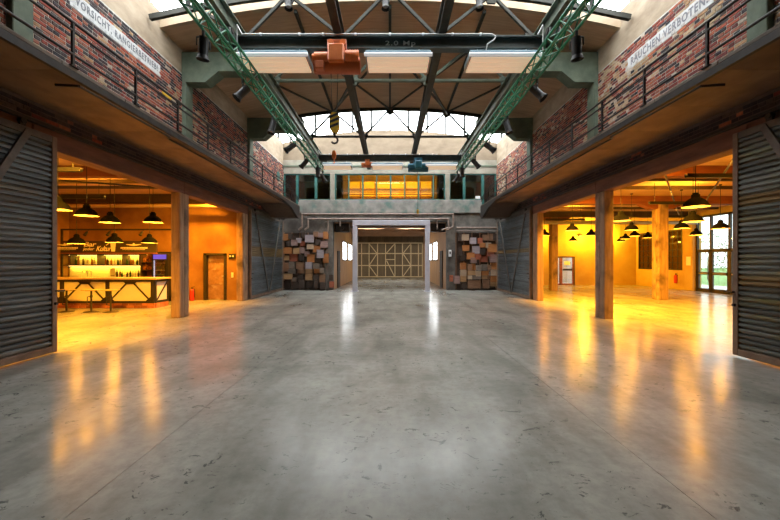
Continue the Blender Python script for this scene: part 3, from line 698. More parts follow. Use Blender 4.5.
# ---- corrugated sliding shutters
def slat_mesh(L):
    prof = [(0, 0.002), (0.002, 0.036), (0.040, 0.042), (0.046, 0.050), (0.044, 0.102), (0.036, 0.112), (0.002, 0.117), (0, 0.119)]
    m = MB(); n = len(prof)
    vs = [(p[0], 0, p[1]) for p in prof] + [(p[0], L, p[1]) for p in prof]
    m.add(vs, [(i, i + 1, n + i + 1, n + i) for i in range(n - 1)])
    m.add(vs, [tuple(range(n)), tuple(range(2 * n - 1, n - 1, -1)), (0, n, 2 * n - 1, n - 1)])
    return m
def shutter(s, y0, y1, label, mname, rust=()):
    rust = [round(q * 40 / 31) for q in rust] + [round(q * 40 / 31) + 1 for q in rust]
    H = 3.97; xw = s * (W - 0.03)     # back plane
    t = thing('sliding_shutter', label, 'shutter', (s * (W - 0.08), (y0 + y1) / 2, 0))
    xb = s * (W - 0.02); xf = s * (W - 0.12)
    a, b = min(xb, xf), max(xb, xf)
    for y in (y0, y1 - 0.10): MB().bevbox(a, b, y, y + 0.10, 0.03, H, 0.008).build('stile', 'shutter_stile', t)
    MB().bevbox(a, b, y0 + 0.10, y1 - 0.10, H - 0.12, H, 0.008).build('top_rail', 'shutter_frame', t)
    MB().bevbox(a, b, y0 + 0.10, y1 - 0.10, 0.03, 0.15, 0.008).build('bottom_rail', 'shutter_stile', t)
    box(s * (W - 0.022), s * (W - 0.050), y0 + 0.1, y1 - 0.1, 0.15, H - 0.12).build('backing_sheet', 'black_iron', t)  # added behind the slats to block light leaking through
    L = y1 - y0 - 0.2; base = slat_mesh(L)
    if s > 0: base.v = [(-p[0], p[1], p[2]) for p in base.v]
    me = base.mesh('slat', mname); mer = base.mesh('slat', 'slat_rust')
    n = 40; pitch = (H - 0.27) / n
    ox, oy, oz = WLOC[t.name]
    for k in range(n):
        o = put('slat', mer if k in rust else me, t, (s * (W - 0.055) - ox, y0 + 0.1 - oy, 0.15 + k * pitch - oz))
        o.scale.z = pitch / 0.1195
    ym = (y0 + y1) / 2; xm = s * (W - 0.118)
    for ye in (y0 + 0.54, y1 - 0.54):
        MB().bar((xm, ye, H - 0.06), (xm, ym + (0.05 if ye > ym else -0.05), 0.12), 0.04, 0.11).build('brace', 'shutter_frame', t)
    ye = y1 - 0.05 if y0 < 8 else y0 + 0.05
    xo = s * (W - 0.13)
    MB().tube((xo, ye, 1.15), (xo - s * 0.06, ye, 1.15), 0.015, 8).tube((xo - s * 0.06, ye - 0.02, 1.15), (xo - s * 0.06, ye + 0.11, 1.15), 0.018, 8).tube((xo + s * 0.01, ye, 0.92), (xo - s * 0.03, ye, 0.92), 0.025, 8).build('handle', 'black_iron', t)
    for yy in (y0 + 0.6, y1 - 0.6):
        MB().box(s * (W - 0.075) - 0.02, s * (W - 0.075) + 0.02, yy - 0.05, yy + 0.05, H, 4.06).tube((s * (W - 0.115), yy, 4.06), (s * (W - 0.035), yy, 4.06), 0.05, 10).build('hanger_roller', 'black_iron', t)
    return t
shutter(-1, 1.40, 6.64, 'dark blue-grey corrugated sliding shutter nearest on the left, beside the bar', 'slat', ())
shutter(1, 1.25, 6.45, 'grey-green corrugated sliding shutter nearest on the right with mossy lower slats', 'slat_moss', (9, 21))
shutter(-1, 15.88, 20.70, 'far left corrugated sliding shutter with rusty middle slats', 'slat', (15, 16, 17))
shutter(1, 15.80, 20.68, 'far right corrugated sliding shutter beside the crate mosaic', 'slat', (16,))
for s in (-1, 1):
    o = MB().bar((s * (W - 0.085), 1.5, 4.12), (s * (W - 0.085), 21.05, 4.12), 0.09, 0.05).build('shutter_track', 'rail_iron')
    tag(o, f'dark steel sliding track under the {SIDE[s]} balcony', 'track')

# ---- balconies and railings
for s in (-1, 1):
    nm = SIDE[s]
    b = thing('balcony', f'{nm} timber-lined balcony slab below the brick wall', 'balcony', (s * 5.5, 10, 4.5)); b['kind'] = 'structure'
    n = 14
    for k in range(n):
        a = 1.5 + 17.6 * k / n; a2 = 1.5 + 17.6 * (k + 1) / n
        MB().box(s * 4.86, s * W, a + 0.004, a2 - 0.004, 4.50, 4.58).build('soffit_panel', 'balcony_wood', b)
        MB().bevbox(*sorted((s * 4.80, s * 4.98)), a + 0.003 , a2 - 0.003, 4.58, 4.64, 0.008).build('edge_plank', 'plank', b)
    box(s * 4.98, s * W, 1.5, 19.1, 4.58, 4.62).build('deck', 'balcony_edge', b)
    box(s * 4.80, s * 4.86, 1.5, 19.1, 4.47, 4.58).build('edge_beam', 'rail_iron', b)
    # sloping stair stringer at the far end
    MB().prism([(16.0, 4.50), (19.1, 4.50), (19.1, 3.95), (18.7, 3.98), (17.6, 4.32)], 'x', s * 4.80, s * 4.92).build('end_stringer', 'rail_iron', b)
    MB().prism([(17.2, 4.46), (19.1, 4.46), (19.1, 3.95), (18.7, 3.98), (17.6, 4.32)], 'x', s * 4.92, s * 6.2).build('end_soffit', 'dark_wood', b)
    r = thing('balcony_railing', f'black pipe railing along the {nm} balcony edge', 'railing', (s * 4.80, 10, 4.64))
    xr = s * 4.82
    for z, q in ((5.33, 0.024), (5.20, 0.020), (4.84, 0.022)):
        MB().path([(xr, 1.6, z), (xr, 17.2, z), (xr, 19.0, z - 0.35)], q, 8).build('rail', 'rail_iron', r)
    y = 5.47 - 2 * 1.355
    while y < 18.9:
        dz = 0 if y < 17.2 else -(y - 17.2) / 1.8 * 0.35
        MB().bar((xr, y, 4.50), (xr, y, 5.35 + dz), 0.036, 0.036).box(xr - 0.05, xr + 0.05, y - 0.07, y + 0.07, 4.64, 4.655).build('post', 'rail_iron', r)
        y += 1.355
    cd = MB().path([(s * 4.84, 5.6, 4.42), (s * 4.84, 7.9, 4.42), (s * 5.0, 8.1, 4.46), (s * 5.0, 18.5, 4.46)], 0.022, 6).tube((s * 5.2, 5.6, 4.44), (s * 4.84, 5.6, 4.42), 0.022, 6).build('conduit', 'black_iron')
    tag(cd, f'thin black conduit fixed below the {nm} balcony edge', 'conduit')

# ---- roof trusses
BN = [-3.7, -1.22, 1.22, 3.7]; TN = [-5.0, -2.62, 0.0, 2.62, 5.0]
def truss(y, zb, label, mname='steel', verts=True):
    t = thing('roof_truss', label, 'truss', (0, y, zb))
    zt = lambda x: gable(x) - 0.085
    TC = [-6.2, -5.0, -3.8, -2.62, -1.3, 0, 1.3, 2.62, 3.8, 5.0, 6.2]
    for xa, xb in zip(TC, TC[1:]): MB().bar((xa, y, zt(xa)), (xb, y, zt(xb)), 0.10, 0.13).build('top_chord', mname, t)
    MB().tube((-3.85, y, zb), (3.85, y, zb), 0.055, 10).build('bottom_chord', mname, t)
    seq = []
    for i in range(4): seq += [((TN[i], zt(TN[i])), (BN[i], zb)), ((BN[i], zb), (TN[i + 1], zt(TN[i + 1])))]
    for a, b in seq: MB().bar((a[0], y, a[1]), (b[0], y, b[1]), 0.07, 0.07).build('web_bar', mname, t)
    for x in BN: MB().prism([(x - 0.22, zb + 0.10), (x + 0.22, zb + 0.10), (x + 0.14, zb - 0.14), (x - 0.14, zb - 0.14)], 'y', y - 0.025, y + 0.025).build('gusset', mname, t)
    for x in TN[1:4]: MB().prism([(x - 0.2, zt(x) - 0.02), (x + 0.2, zt(x) - 0.02), (x + 0.1, zt(x) - 0.24), (x - 0.1, zt(x) - 0.24)], 'y', y - 0.025, y + 0.025).build('gusset', mname, t)
    return t
truss(9.3, 7.48, 'dark steel roof truss directly above the near crane')
truss(11.5, 7.46, 'pale green steel roof truss behind the near crane', 'green_steel')
truss(16.62, 7.44, 'dark steel roof truss in front of the far skylight')
# purlins and roof-plane bracing
for i, x in enumerate((-4.7, -2.62, 0, 2.62, 4.7)):
    o = MB().bar((x, 9.95, gable(x) - 0.065), (x, 16.5, gable(x) - 0.065), 0.08, 0.09).build('purlin', 'steel')
    tag(o, 'dark steel purlin under the ceiling, ' + ('outermost left', 'left of the ridge', 'along the ridge', 'right of the ridge', 'outermost right')[i], 'purlin')
for i, (a, b) in enumerate((((0, 16.5), (-2.62, 11.6)), ((0, 16.5), (2.62, 11.6)), ((-2.62, 16.5), (-5.2, 11.6)), ((2.62, 16.5), (5.2, 11.6)), ((-2.62, 16.5), (0, 11.6)), ((2.62, 16.5), (0, 11.6)))):
    o = MB().bar((a[0], a[1], gable(a[0]) - 0.15), (b[0], b[1], gable(b[0]) - 0.15), 0.06, 0.06).build('roof_brace', 'steel')
    tag(o, 'thin steel brace under the boarded ceiling, ' + ('left of the ridge running outward', 'right of the ridge running outward', 'by the left wall', 'by the right wall', 'left of the ridge running inward', 'right of the ridge running inward')[i], 'brace')
for s in (-1, 1):
    o = MB().bar((s * 1.22, 11.55, 7.46), (s * 2.62, 16.5, gable(2.62) - 0.25), 0.07, 0.07).build('roof_strut', 'steel')
    tag(o, f'sloping steel strut between the two rear roof trusses, {SIDE[s]} side', 'brace')
# ---- crane runways
def ibeam(mb, a, b, w_, h, tf=0.03, tw=0.025, axis='y', c=0.0, z=0.0):
    if axis == 'y':
        mb.box(c - w_ / 2, c + w_ / 2, a, b, z, z + tf); mb.box(c - w_ / 2, c + w_ / 2, a, b, z + h - tf, z + h); mb.box(c - tw / 2, c + tw / 2, a, b, z + tf, z + h - tf)
    else:
        mb.box(a, b, c - w_ / 2, c + w_ / 2, z, z + tf); mb.box(a, b, c - w_ / 2, c + w_ / 2, z + h - tf, z + h); mb.box(a, b, c - tw / 2, c + tw / 2, z + tf, z + h - tf)
    return mb
for i, x in enumerate((-3.70, -1.22, 1.22, 3.70)):
    o = ibeam(MB(), 2.0, 20.9, 0.19 if abs(x) < 2 else 0.22, 0.38, c=x, z=7.00).build('crane_runway', 'green_steel' if abs(x) > 2 else 'steel')
    tag(o, 'steel crane runway beam running down the hall, ' + ('beside the left light truss', 'left of the centre line', 'right of the centre line', 'beside the right light truss')[i], 'beam')
# ---- cranes
def crane(y, zb, lamps, label, txt):
    t = thing('bridge_crane', label, 'crane', (0, y, zb))
    ibeam(MB(), -3.85, 3.85, 0.20, 0.30, axis='x', c=y, z=zb).build('bridge_beam', 'crane_steel', t)
    for s in (-1, 1):
        MB().bevbox(s * 3.7 - 0.12, s * 3.7 + 0.12, y - 0.42, y + 0.42, zb + 0.10, zb + 0.30, 0.02).build('end_truck', 'crane_steel', t)
        for q in (-0.3, 0.3): MB().tube((s * 3.7 - 0.14, y + q, zb + 0.27), (s * 3.7 + 0.14, y + q, zb + 0.27), 0.07, 10).build('wheel', 'black_iron', t)
        MB().path([(s * 3.54, y - 0.15, zb + 0.5), (s * 3.42, y - 0.15, zb + 0.28)], 0.018, 6).path([(s * 3.54, y - 0.15, zb + 0.5), (s * 3.54, y - 0.15, zb - 0.1)], 0.014, 6).build('cable_stay', 'grey_pipe', t)
    MB().tube((-3.45, y - 0.13, zb + 0.30), (2.36, y - 0.13, zb + 0.30), 0.018, 8).build('power_rail', 'grey_pipe', t)
    for x in [-3.0, -2.1, -1.55, -0.8, 0, 0.77, 1.45, 2.1]:
        MB().bevbox(x - 0.025, x + 0.025, y - 0.155, y - 0.09, zb + 0.28, zb + 0.33, 0.006).build('rail_clip', 'white_paint', t)
    if txt:
        MB().path([(2.36, y - 0.13, zb + 0.30), (2.45, y - 0.14, zb + 0.24), (2.40, y - 0.15, zb + 0.15), (2.26, y - 0.15, zb + 0.06), (2.22, y - 0.15, zb - 0.08), (2.30, y - 0.15, zb - 0.2)], 0.015, 6).build('power_cable', 'grey_pipe', t)
        me = text_mesh('load_marking', '2.0 Mp', 0.2, 'chalk', 0.002, 0.0015, 1.15); fit(me, -0.11, 0.60, zb + 0.08, zb + 0.22)
        oy, oz = y, zb
        for v in me.vertices: x, z, e = v.co.x, v.co.y, v.co.z; v.co = (x, -0.0145 - e, z - oz)
        put('load_marking', me, t)
    return t
YC = 8.48; ZC = 6.66
crane(YC, ZC, None, 'dark bridge crane marked 2.0 Mp spanning the hall overhead', True)
crane(17.9, 6.66, None, 'far bridge crane in front of the gallery windows', False)
def lamp_panel(x0, x1, y0, y1, z, label, n, hang):
    t = thing('ceiling_lamp_panel', label, 'lamp', ((x0 + x1) / 2, (y0 + y1) / 2, z))
    MB().bevbox(x0, x1, y0 + 0.02, y1, z + 0.05, z + 0.20, 0.02).build('housing', 'lamp_blue', t)
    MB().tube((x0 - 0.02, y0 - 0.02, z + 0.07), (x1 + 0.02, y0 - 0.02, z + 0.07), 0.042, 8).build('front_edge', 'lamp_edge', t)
    for k in range(n):
        a = y0 + 0.03 + (y1 - y0 - 0.04) * k / n; b = y0 + 0.03 + (y1 - y0 - 0.04) * (k + 1) / n
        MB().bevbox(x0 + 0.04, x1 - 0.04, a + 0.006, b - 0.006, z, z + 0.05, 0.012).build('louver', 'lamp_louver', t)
    for x in (x0 + 0.01, x1 - 0.01):
        MB().box(x - 0.012, x + 0.012, y0 + 0.02, y1, z - 0.005, z + 0.06).build('end_cap', 'curb', t)
    for x in (x0 + 0.25, x1 - 0.25):
        MB().tube((x, (y0 + y1) / 2, z + 0.19), (x, (y0 + y1) / 2, hang), 0.015, 6).build('hanger', 'grey_pipe', t)
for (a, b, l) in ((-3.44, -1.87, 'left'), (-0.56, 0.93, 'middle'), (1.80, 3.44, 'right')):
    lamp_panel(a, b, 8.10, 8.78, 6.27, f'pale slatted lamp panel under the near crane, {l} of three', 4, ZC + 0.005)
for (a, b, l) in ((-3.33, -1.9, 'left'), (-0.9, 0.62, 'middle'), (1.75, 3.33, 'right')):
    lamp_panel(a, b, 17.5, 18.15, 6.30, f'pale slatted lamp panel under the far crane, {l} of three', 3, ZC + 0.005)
# ---- hoists
def hoist(x, y, zb, sc_, body, label, name='electric_hoist'):
    t = thing(name, label, 'hoist', (x, y, zb))
    def P(a): return (x + a[0] * sc_, y + a[1] * sc_, zb + a[2] * sc_)
    def bx(x0, x1, y0, y1, z0, z1, b=0.015): return MB().bevbox(x + x0 * sc_, x + x1 * sc_, y + y0 * sc_, y + y1 * sc_, zb + z0 * sc_, zb + z1 * sc_, b)
    bx(-0.24, 0.24, -0.26, -0.17, -0.12, 0.14).build('trolley_plate', body + '_dark', t)
    bx(-0.24, 0.24, 0.17, 0.26, -0.12, 0.14).build('trolley_plate', body, t)
    for qx in (-0.15, 0.15): MB().tube(P((qx, -0.29, 0.05)), P((qx, -0.14, 0.05)), 0.075 * sc_, 12).build('trolley_wheel', body, t)
    bx(-0.20, 0.20, -0.44, -0.20, -0.50, -0.06, 0.03).build('gearbox', body, t)
    MB().tube(P((-0.58, -0.12, -0.46)), P((0.58, -0.12, -0.46)), 0.20 * sc_, 20).build('rope_drum', body + '_dark', t)
    MB().tube(P((0.22, -0.26, -0.32)), P((0.55, -0.26, -0.32)), 0.15 * sc_, 16).build('motor', body, t)
    MB().tube(P((-0.54, -0.27, -0.34)), P((-0.22, -0.27, -0.34)), 0.13 * sc_, 16).tube(P((-0.60, -0.27, -0.34)), P((-0.54, -0.27, -0.34)), 0.09 * sc_, 12).build('brake_housing', body, t)
    bx(-0.52, -0.30, -0.40, -0.2, -0.66, -0.46, 0.02).build('control_box', body + '_dark', t)
    bx(-0.15, 0.15, -0.2, 0.2, -0.3, -0.1, 0.01).build('hanger_block', body, t)
    for k in range(5):
        qx = 0.27 + k * 0.06; MB().tube(P((qx, -0.26, -0.32)), P((qx + 0.02, -0.26, -0.32)), 0.165 * sc_, 16).build('cooling_fin', body, t)
    return t
HX = -1.22
hoist(HX, YC, ZC, 0.92, 'orange', 'orange electric hoist hanging from the near crane bridge')
hoist(1.39, 17.9, ZC, 0.85, 'blue', 'blue electric hoist on the far crane bridge')
hoist(-1.12, 17.9, ZC, 0.5, 'orange', 'small orange hoist on the far crane bridge')
# hook block
hx, hy = -1.29, 8.37
t = thing('hook_block', 'yellow and black hook block hanging on cables from the orange hoist', 'hook', (hx, hy, 4.6))
for q in (-0.05, 0.05): MB().tube((hx + q, hy, 5.05), (hx + q * 1.6, hy, 6.06), 0.008, 6).build('cable', 'black_iron', t)
hb = MB().prism([(hx - 0.05, 5.14), (hx + 0.05, 5.14), (hx + 0.115, 5.04), (hx + 0.115, 4.79), (hx + 0.055, 4.68), (hx - 0.055, 4.68), (hx - 0.115, 4.79), (hx - 0.115, 5.04)], 'y', hy - 0.065, hy + 0.065).build('housing', 'yellow', t)
for k in range(3):
    z = 4.76 + 0.115 * k
    MB().prism([(hx - 0.11, z), (hx + 0.11, z + 0.09), (hx + 0.11, z + 0.15), (hx - 0.11, z + 0.06)], 'y', hy - 0.069, hy - 0.064).build('warning_stripe', 'black', hb)
MB().tube((hx, hy, 4.69), (hx, hy, 4.60), 0.028, 8).build('swivel', 'black_iron', t)
pts = [(hx, hy, 4.61)] + [(hx + 0.075 * math.cos(a), hy, 4.51 + 0.075 * math.sin(a)) for a in [PI / 2 - k * PI / 6 for k in range(0, 9)]]
MB().path(pts, 0.023, 8).build('hook', 'black_iron', t)
t = thing('hook_block', 'small orange hook hanging from the far crane above the gallery', 'hook', (-2.69, 17.3, 6.45))
MB().tube((-2.69, 17.82, 6.985), (-2.69, 17.28, 6.985), 0.025, 6).build('arm', 'black_iron', t)
MB().prism([(-2.75, 7.00), (-2.63, 7.00), (-2.58, 6.86), (-2.60, 6.66), (-2.69, 6.56), (-2.78, 6.66), (-2.80, 6.86)], 'y', 17.24, 17.34).build('housing', 'orange', t)
MB().path([(-2.69, 17.29, 6.58), (-2.69, 17.29, 6.50), (-2.64, 17.29, 6.44), (-2.69, 17.29, 6.39), (-2.74, 17.29, 6.43)], 0.02, 6).build('hook', 'orange', t)
t = thing('crane_pendant_control', 'yellow push-button control hanging on a cable below the blue hoist', 'crane control', (1.36, 17.6, 4.0))
MB().tube((1.36, 17.6, 4.20), (1.36, 17.74, 6.2), 0.012, 6).build('cable', 'black_iron', t)
cbx = MB().bevbox(1.31, 1.41, 17.55, 17.65, 4.0, 4.22, 0.02).build('handset', 'yellow', t)
for k in range(3): MB().tube((1.36, 17.55, 4.05 + k * 0.06), (1.36, 17.535, 4.05 + k * 0.06), 0.016, 8).build('button', 'black', cbx)

# ---- green lighting trusses
def light_truss(s):
    A = 0.25; xc = s * 3.27; zc = 6.03; y0, y1 = 4.5, 17.1; p = 0.27
    t = thing('lighting_truss', f'green lattice lighting truss hung along the {SIDE[s]} side of the hall', 'truss', (xc, 12.5, zc))
    h = A / 2
    for dx in (-h, h):
        for dz in (-h, h): MB().tube((xc + dx, y0, zc + dz), (xc + dx, y1, zc + dz), 0.028, 8).build('chord', 'truss_green', t)
    n = int((y1 - y0) / p)
    cache = {}
    ox, oy, oz = WLOC[t.name]
    for k in range(n):
        for f in range(4):
            d = (k + f) % 2
            if (f, d) not in cache:
                if f < 2: a, b = ((h if f else -h), (-h if d else h)), ((h if f else -h), (h if d else -h))
                else: a, b = ((-h if d else h), (h if f == 3 else -h)), ((h if d else -h), (h if f == 3 else -h))
                cache[(f, d)] = MB().tube((a[0], 0, a[1]), (b[0], p, b[1]), 0.013, 5).mesh('lacing_bar', 'truss_green')
            put('lacing_bar', cache[(f, d)], t, (0, y0 + k * p - oy, 0))
    for y in (5.5, 9.0, 13.2, 16.8):
        MB().tube((xc, y, zc + h), (xc + s * 0.36, y, 7.01), 0.012, 6).build('hanging_rod', 'black_iron', t)
    return t
light_truss(-1); light_truss(1)
# ---- stage spotlights
def spot(loc, aim, sc_, label, drop=0.30):
    x, y, z = loc
    t = thing('stage_spotlight', label, 'spotlight', loc, 'stage spotlights on the light trusses')
    d = Vector(aim).normalized(); c = Vector((x, y, z - drop))
    MB().tube((x, y, z), (x, y, z - 0.10), 0.03, 8).build('clamp', 'black', t)
    side = d.cross(Vector((0, 0, 1))); side = side.normalized() if side.length > 0.1 else Vector((1, 0, 0))
    q = 0.13 * sc_
    MB().path([tuple(Vector((x, y, z - 0.1)))] + [tuple(c + side * q + Vector((0, 0, 0.14))), tuple(c + side * q)], 0.014, 6).path([(x, y, z - 0.1), tuple(c - side * q + Vector((0, 0, 0.14))), tuple(c - side * q)], 0.014, 6).build('yoke', 'black', t)
    b = MB().tube(tuple(c - d * 0.20 * sc_), tuple(c + d * 0.16 * sc_), 0.10 * sc_, 14).tube(tuple(c + d * 0.16 * sc_), tuple(c + d * 0.25 * sc_), 0.10 * sc_, 14, 0.135 * sc_, False).build('body', 'black', t)
    MB().tube(tuple(c + d * 0.165 * sc_), tuple(c + d * 0.175 * sc_), 0.085 * sc_, 14).build('lens', 'grey_pipe', b)
ZB = 5.885
for s in (-1, 1):
    nm = SIDE[s]
    spot((s * 3.395, 6.55, ZB), (s * 0.1, 0.1, -1), 0.85, f'black stage spotlight hanging straight down, first on the {nm} light truss')
    spot((s * 3.395, 8.3, ZB), (s * 0.55, -0.3, -0.75), 0.85, f'black stage spotlight tilted outward beside the {nm} end lamp panel', 0.30)
    spot((s * 3.395, 10.4, ZB), (s * 0.2, -0.2, -1), 0.85, f'black stage spotlight at mid length of the {nm} light truss')
    spot((s * 3.395, 12.3, ZB), (s * 0.6, -0.3, -0.6), 0.9, f'black stage spotlight just beyond mid length of the {nm} light truss')
    spot((s * 3.395, 14.3, ZB), (s * 0.6, -0.2, -0.8), 0.9, f'black stage spotlight before the far end of the {nm} light truss')
    spot((s * 3.145, 15.7, ZB), (0, -0.1, -1), 0.9, f'black stage spotlight second from the far end of the {nm} light truss')
    spot((s * 3.145, 16.8, ZB), (-s * 0.5, 0.2, -0.8), 0.9, f'black stage spotlight at the far end of the {nm} light truss')
for x, l in ((-2.58, 'left'), (-0.12, 'middle'), (2.26, 'right')):
    spot((x, 9.15, 8.58), (0.05, -0.1, -1), 0.8, f'black stage spotlight up at the near roof truss, {l} of three', 0.28)
o = MB().tube((-3.6, 9.15, 8.59), (3.6, 9.15, 8.59), 0.03, 8).tube((-2.0, 9.15, 8.59), (-2.0, 9.3, 8.66), 0.02, 6).tube((2.0, 9.15, 8.59), (2.0, 9.3, 8.66), 0.02, 6).build('lamp_bar', 'black_iron'); tag(o, 'black pipe carrying the three upper spotlights', 'pipe')

# ---- pipes on the end wall
def pipe(pts, r, label, clips=()):
    t = thing('wall_pipe', label, 'pipe', pts[0])
    MB().path(pts, r, 10).build('run', 'rust_pipe', t)
    for a, b in clips: MB().bar(a, b, 0.03, 0.03).build('bracket', 'black_iron', t)
yp = 20.86
pipe([(-5.30, yp, 3.50), (-5.10, yp, 3.68), (-5.10, yp, 4.42), (3.66, yp, 4.42), (3.66, yp, 3.70), (3.25, yp, 3.45)], 0.055, 'upper rust-brown heating pipe across the end wall', [((x, yp, 4.42), (x, YE, 4.42)) for x in (-3.2, -1, 1.4, 3.2)])
pipe([(-4.95, yp, 3.50), (-4.75, yp, 3.66), (-4.75, yp, 4.14), (3.40, yp, 4.14), (3.40, yp, 3.62), (3.0, yp, 3.50)], 0.055, 'lower rust-brown heating pipe across the end wall', [((x, yp, 4.14), (x, YE, 4.14)) for x in (-3.2, -1, 1.4, 3.1)])
pipe([(3.85, yp, 3.62), (6.20, yp, 3.62)], 0.06, 'short brown pipe above the right crate mosaic', [((4.4, yp, 3.62), (4.4, YE, 3.62)), ((5.7, yp, 3.62), (5.7, YE, 3.62))])
pipe([(3.85, yp, 3.44), (6.20, yp, 3.44)], 0.03, 'thin pipe just above the right crate mosaic', [((4.6, yp, 3.44), (4.6, YE, 3.44))])
pipe([(-3.6, 20.9, 3.30), (-3.6, 20.9, 4.10)], 0.04, 'short vertical pipe left of the passage')
pipe([(-2.9, 20.9, 3.72), (-2.9, 20.9, 4.10)], 0.035, 'stub pipe hanging at the top left of the passage')
pipe([(2.75, 20.9, 3.55), (2.75, 20.9, 4.10)], 0.035, 'stub pipe hanging at the top right of the passage')
for s in (-1, 1):
    o = MB().box(s * 3.30, s * 2.45, 21.6, 22.0, 3.45, 3.95).tube((s * 2.9, 21.55, 3.7), (s * 2.9, 21.4, 3.7), 0.16, 12).build('fan_heater', 'black_iron'); tag(o, f'dark fan heater box hung in the top {SIDE[s]} corner of the passage', 'heater')

# ---- crate mosaics
def px(x, y, Y): return ((x - 390) * Y / 360.0, CAMH - (y - 261) * Y / 360.0)
K = 7.43
left = [(42,92,40,50,'orange'),(110,132,45,44,'mauve'),(142,115,38,36,'lilac'),(222,102,62,55,'lilac'),(268,70,36,38,'brown'),(301,76,40,36,'mauve'),(342,78,38,54,'orange'),(330,145,55,50,'mauve'),(230,162,46,36,'pale'),(58,190,66,46,'orange'),(125,192,42,44,'tan'),(166,188,40,46,'mauve'),(272,178,54,50,'orange'),(202,215,40,40,'mauve'),(303,215,52,60,'lilac'),(50,245,36,36,'tan'),(103,243,60,54,'red'),(230,248,56,60,'orange'),(342,248,40,70,'orange'),(42,312,40,64,'brown'),(90,298,40,50,'grey'),(152,300,56,50,'brown'),(218,300,46,50,'lilac'),(275,305,46,40,'grey'),(90,343,55,34,'grey'),(158,343,54,32,'brown'),(218,341,50,28,'tan'),(275,342,42,32,'orange'),(314,338,32,40,'grey'),(60,382,66,40,'tan'),(110,405,30,30,'grey'),(155,388,46,36,'dark'),(217,384,50,50,'tan'),(270,386,44,36,'dark'),(316,396,44,56,'brown'),(380,388,30,38,'dark'),(385,442,34,44,'red'),(50,440,50,56,'dark'),(110,448,56,50,'dark'),(165,440,44,60,'dark'),(222,440,54,56,'dark'),(272,440,36,56,'dark'),(322,452,40,50,'dark'),(80,85,28,40,'dark'),(180,78,30,46,'dark'),(170,140,36,36,'red'),(70,140,28,36,'dark'),(282,130,34,40,'dark'),(160,245,36,48,'dark'),(285,262,44,36,'dark'),(300,300,30,36,'dark')]
right = [(148,93,52,46,'pale'),(205,118,46,46,'lilac'),(260,118,36,42,'red'),(297,95,44,44,'brown'),(352,92,58,52,'brown'),(318,152,40,40,'pale'),(275,152,40,34,'orange'),(152,172,50,44,'orange'),(228,185,52,56,'lilac'),(376,172,68,62,'orange'),(335,212,54,40,'red'),(188,230,58,50,'orange'),(243,236,42,42,'red'),(130,243,40,50,'dark'),(208,262,46,40,'mauve'),(285,252,60,46,'red'),(370,248,52,56,'mauve'),(133,305,44,48,'orange'),(133,355,44,46,'pale'),(133,400,44,42,'tan'),(178,314,32,50,'brown'),(211,312,30,50,'orange'),(247,320,38,44,'grey'),(290,315,44,46,'grey'),(326,318,28,44,'brown'),(192,356,60,32,'tan'),(244,360,40,42,'pale'),(296,357,58,32,'orange'),(331,360,18,32,'grey'),(180,388,34,30,'pale'),(211,388,26,30,'grey'),(245,392,36,22,'grey'),(292,386,44,30,'tan'),(328,386,26,30,'brown'),(370,305,46,50,'orange'),(370,353,46,44,'pale'),(370,400,46,44,'orange'),(370,438,46,34,'tan'),(214,440,96,60,'brown'),(300,437,48,62,'brown'),(46,396,26,48,'red'),(86,406,42,58,'mauve'),(110,92,24,60,'dark'),(400,90,30,52,'dark'),(110,200,26,60,'dark'),(180,210,30,30,'dark'),(180,90,24,36,'dark'),(275,200,36,40,'dark'),(140,448,44,46,'dark')]
for s, lst, ox, nm in ((-1, left, 280, 'left'), (1, right, 445, 'right')):
    YM = 20.98
    t = thing('crate_mosaic', f'mosaic of brown and grey wooden crate fronts on the end wall, {nm} of the passage', 'wall mosaic', (s * 4.9, YM, 0.05))
    xa, xb = sorted((s * 3.85, s * 6.18))
    box(xa, xb, YM + 0.06, YM + 0.11, 0.06, 3.36).build('backing', 'crate_dark', t)
    for i in range(6):
        x = xa + (xb - xa) * i / 5; box(x - 0.02, x + 0.02, YM, YM + 0.06, 0.06, 3.36).build('backing_batten', 'crate_brown', t)
    for i in range(7):
        z = 0.1 + 3.2 * i / 6; box(xa, xb, YM + 0.01, YM + 0.06, z - 0.015, z + 0.015).build('backing_batten', 'crate_dark', t)
    for i, (cx, cy, ww, hh, c) in enumerate(lst):
        x, z = px(ox + cx / K, 225 + cy / K, YM)
        hw, hz = ww / K / 2 * YM / 360, hh / K / 2 * YM / 360
        dp = 0.05 + 0.16 * R.random() + (0.06 if c in ('lilac', 'pale') else 0)
        if z - hz < 0.05: z = 0.05 + hz
        if abs(x) + hw > 6.20: x = math.copysign(6.20 - hw, x)
        cr_ = MB().bevbox(x - hw, x + hw, YM - dp, YM + 0.055, z - hz, z + hz, 0.012)
        o = cr_.build('crate_front', 'crate_' + c, t)
        if hw > 0.16 and c not in ('dark',):
            k = 0.025
            for zq in (z + hz - k, z - hz): box(x - hw, x + hw, YM - dp - 0.012, YM - dp, zq, zq + k).build('edge_strip', 'crate_' + c, o)

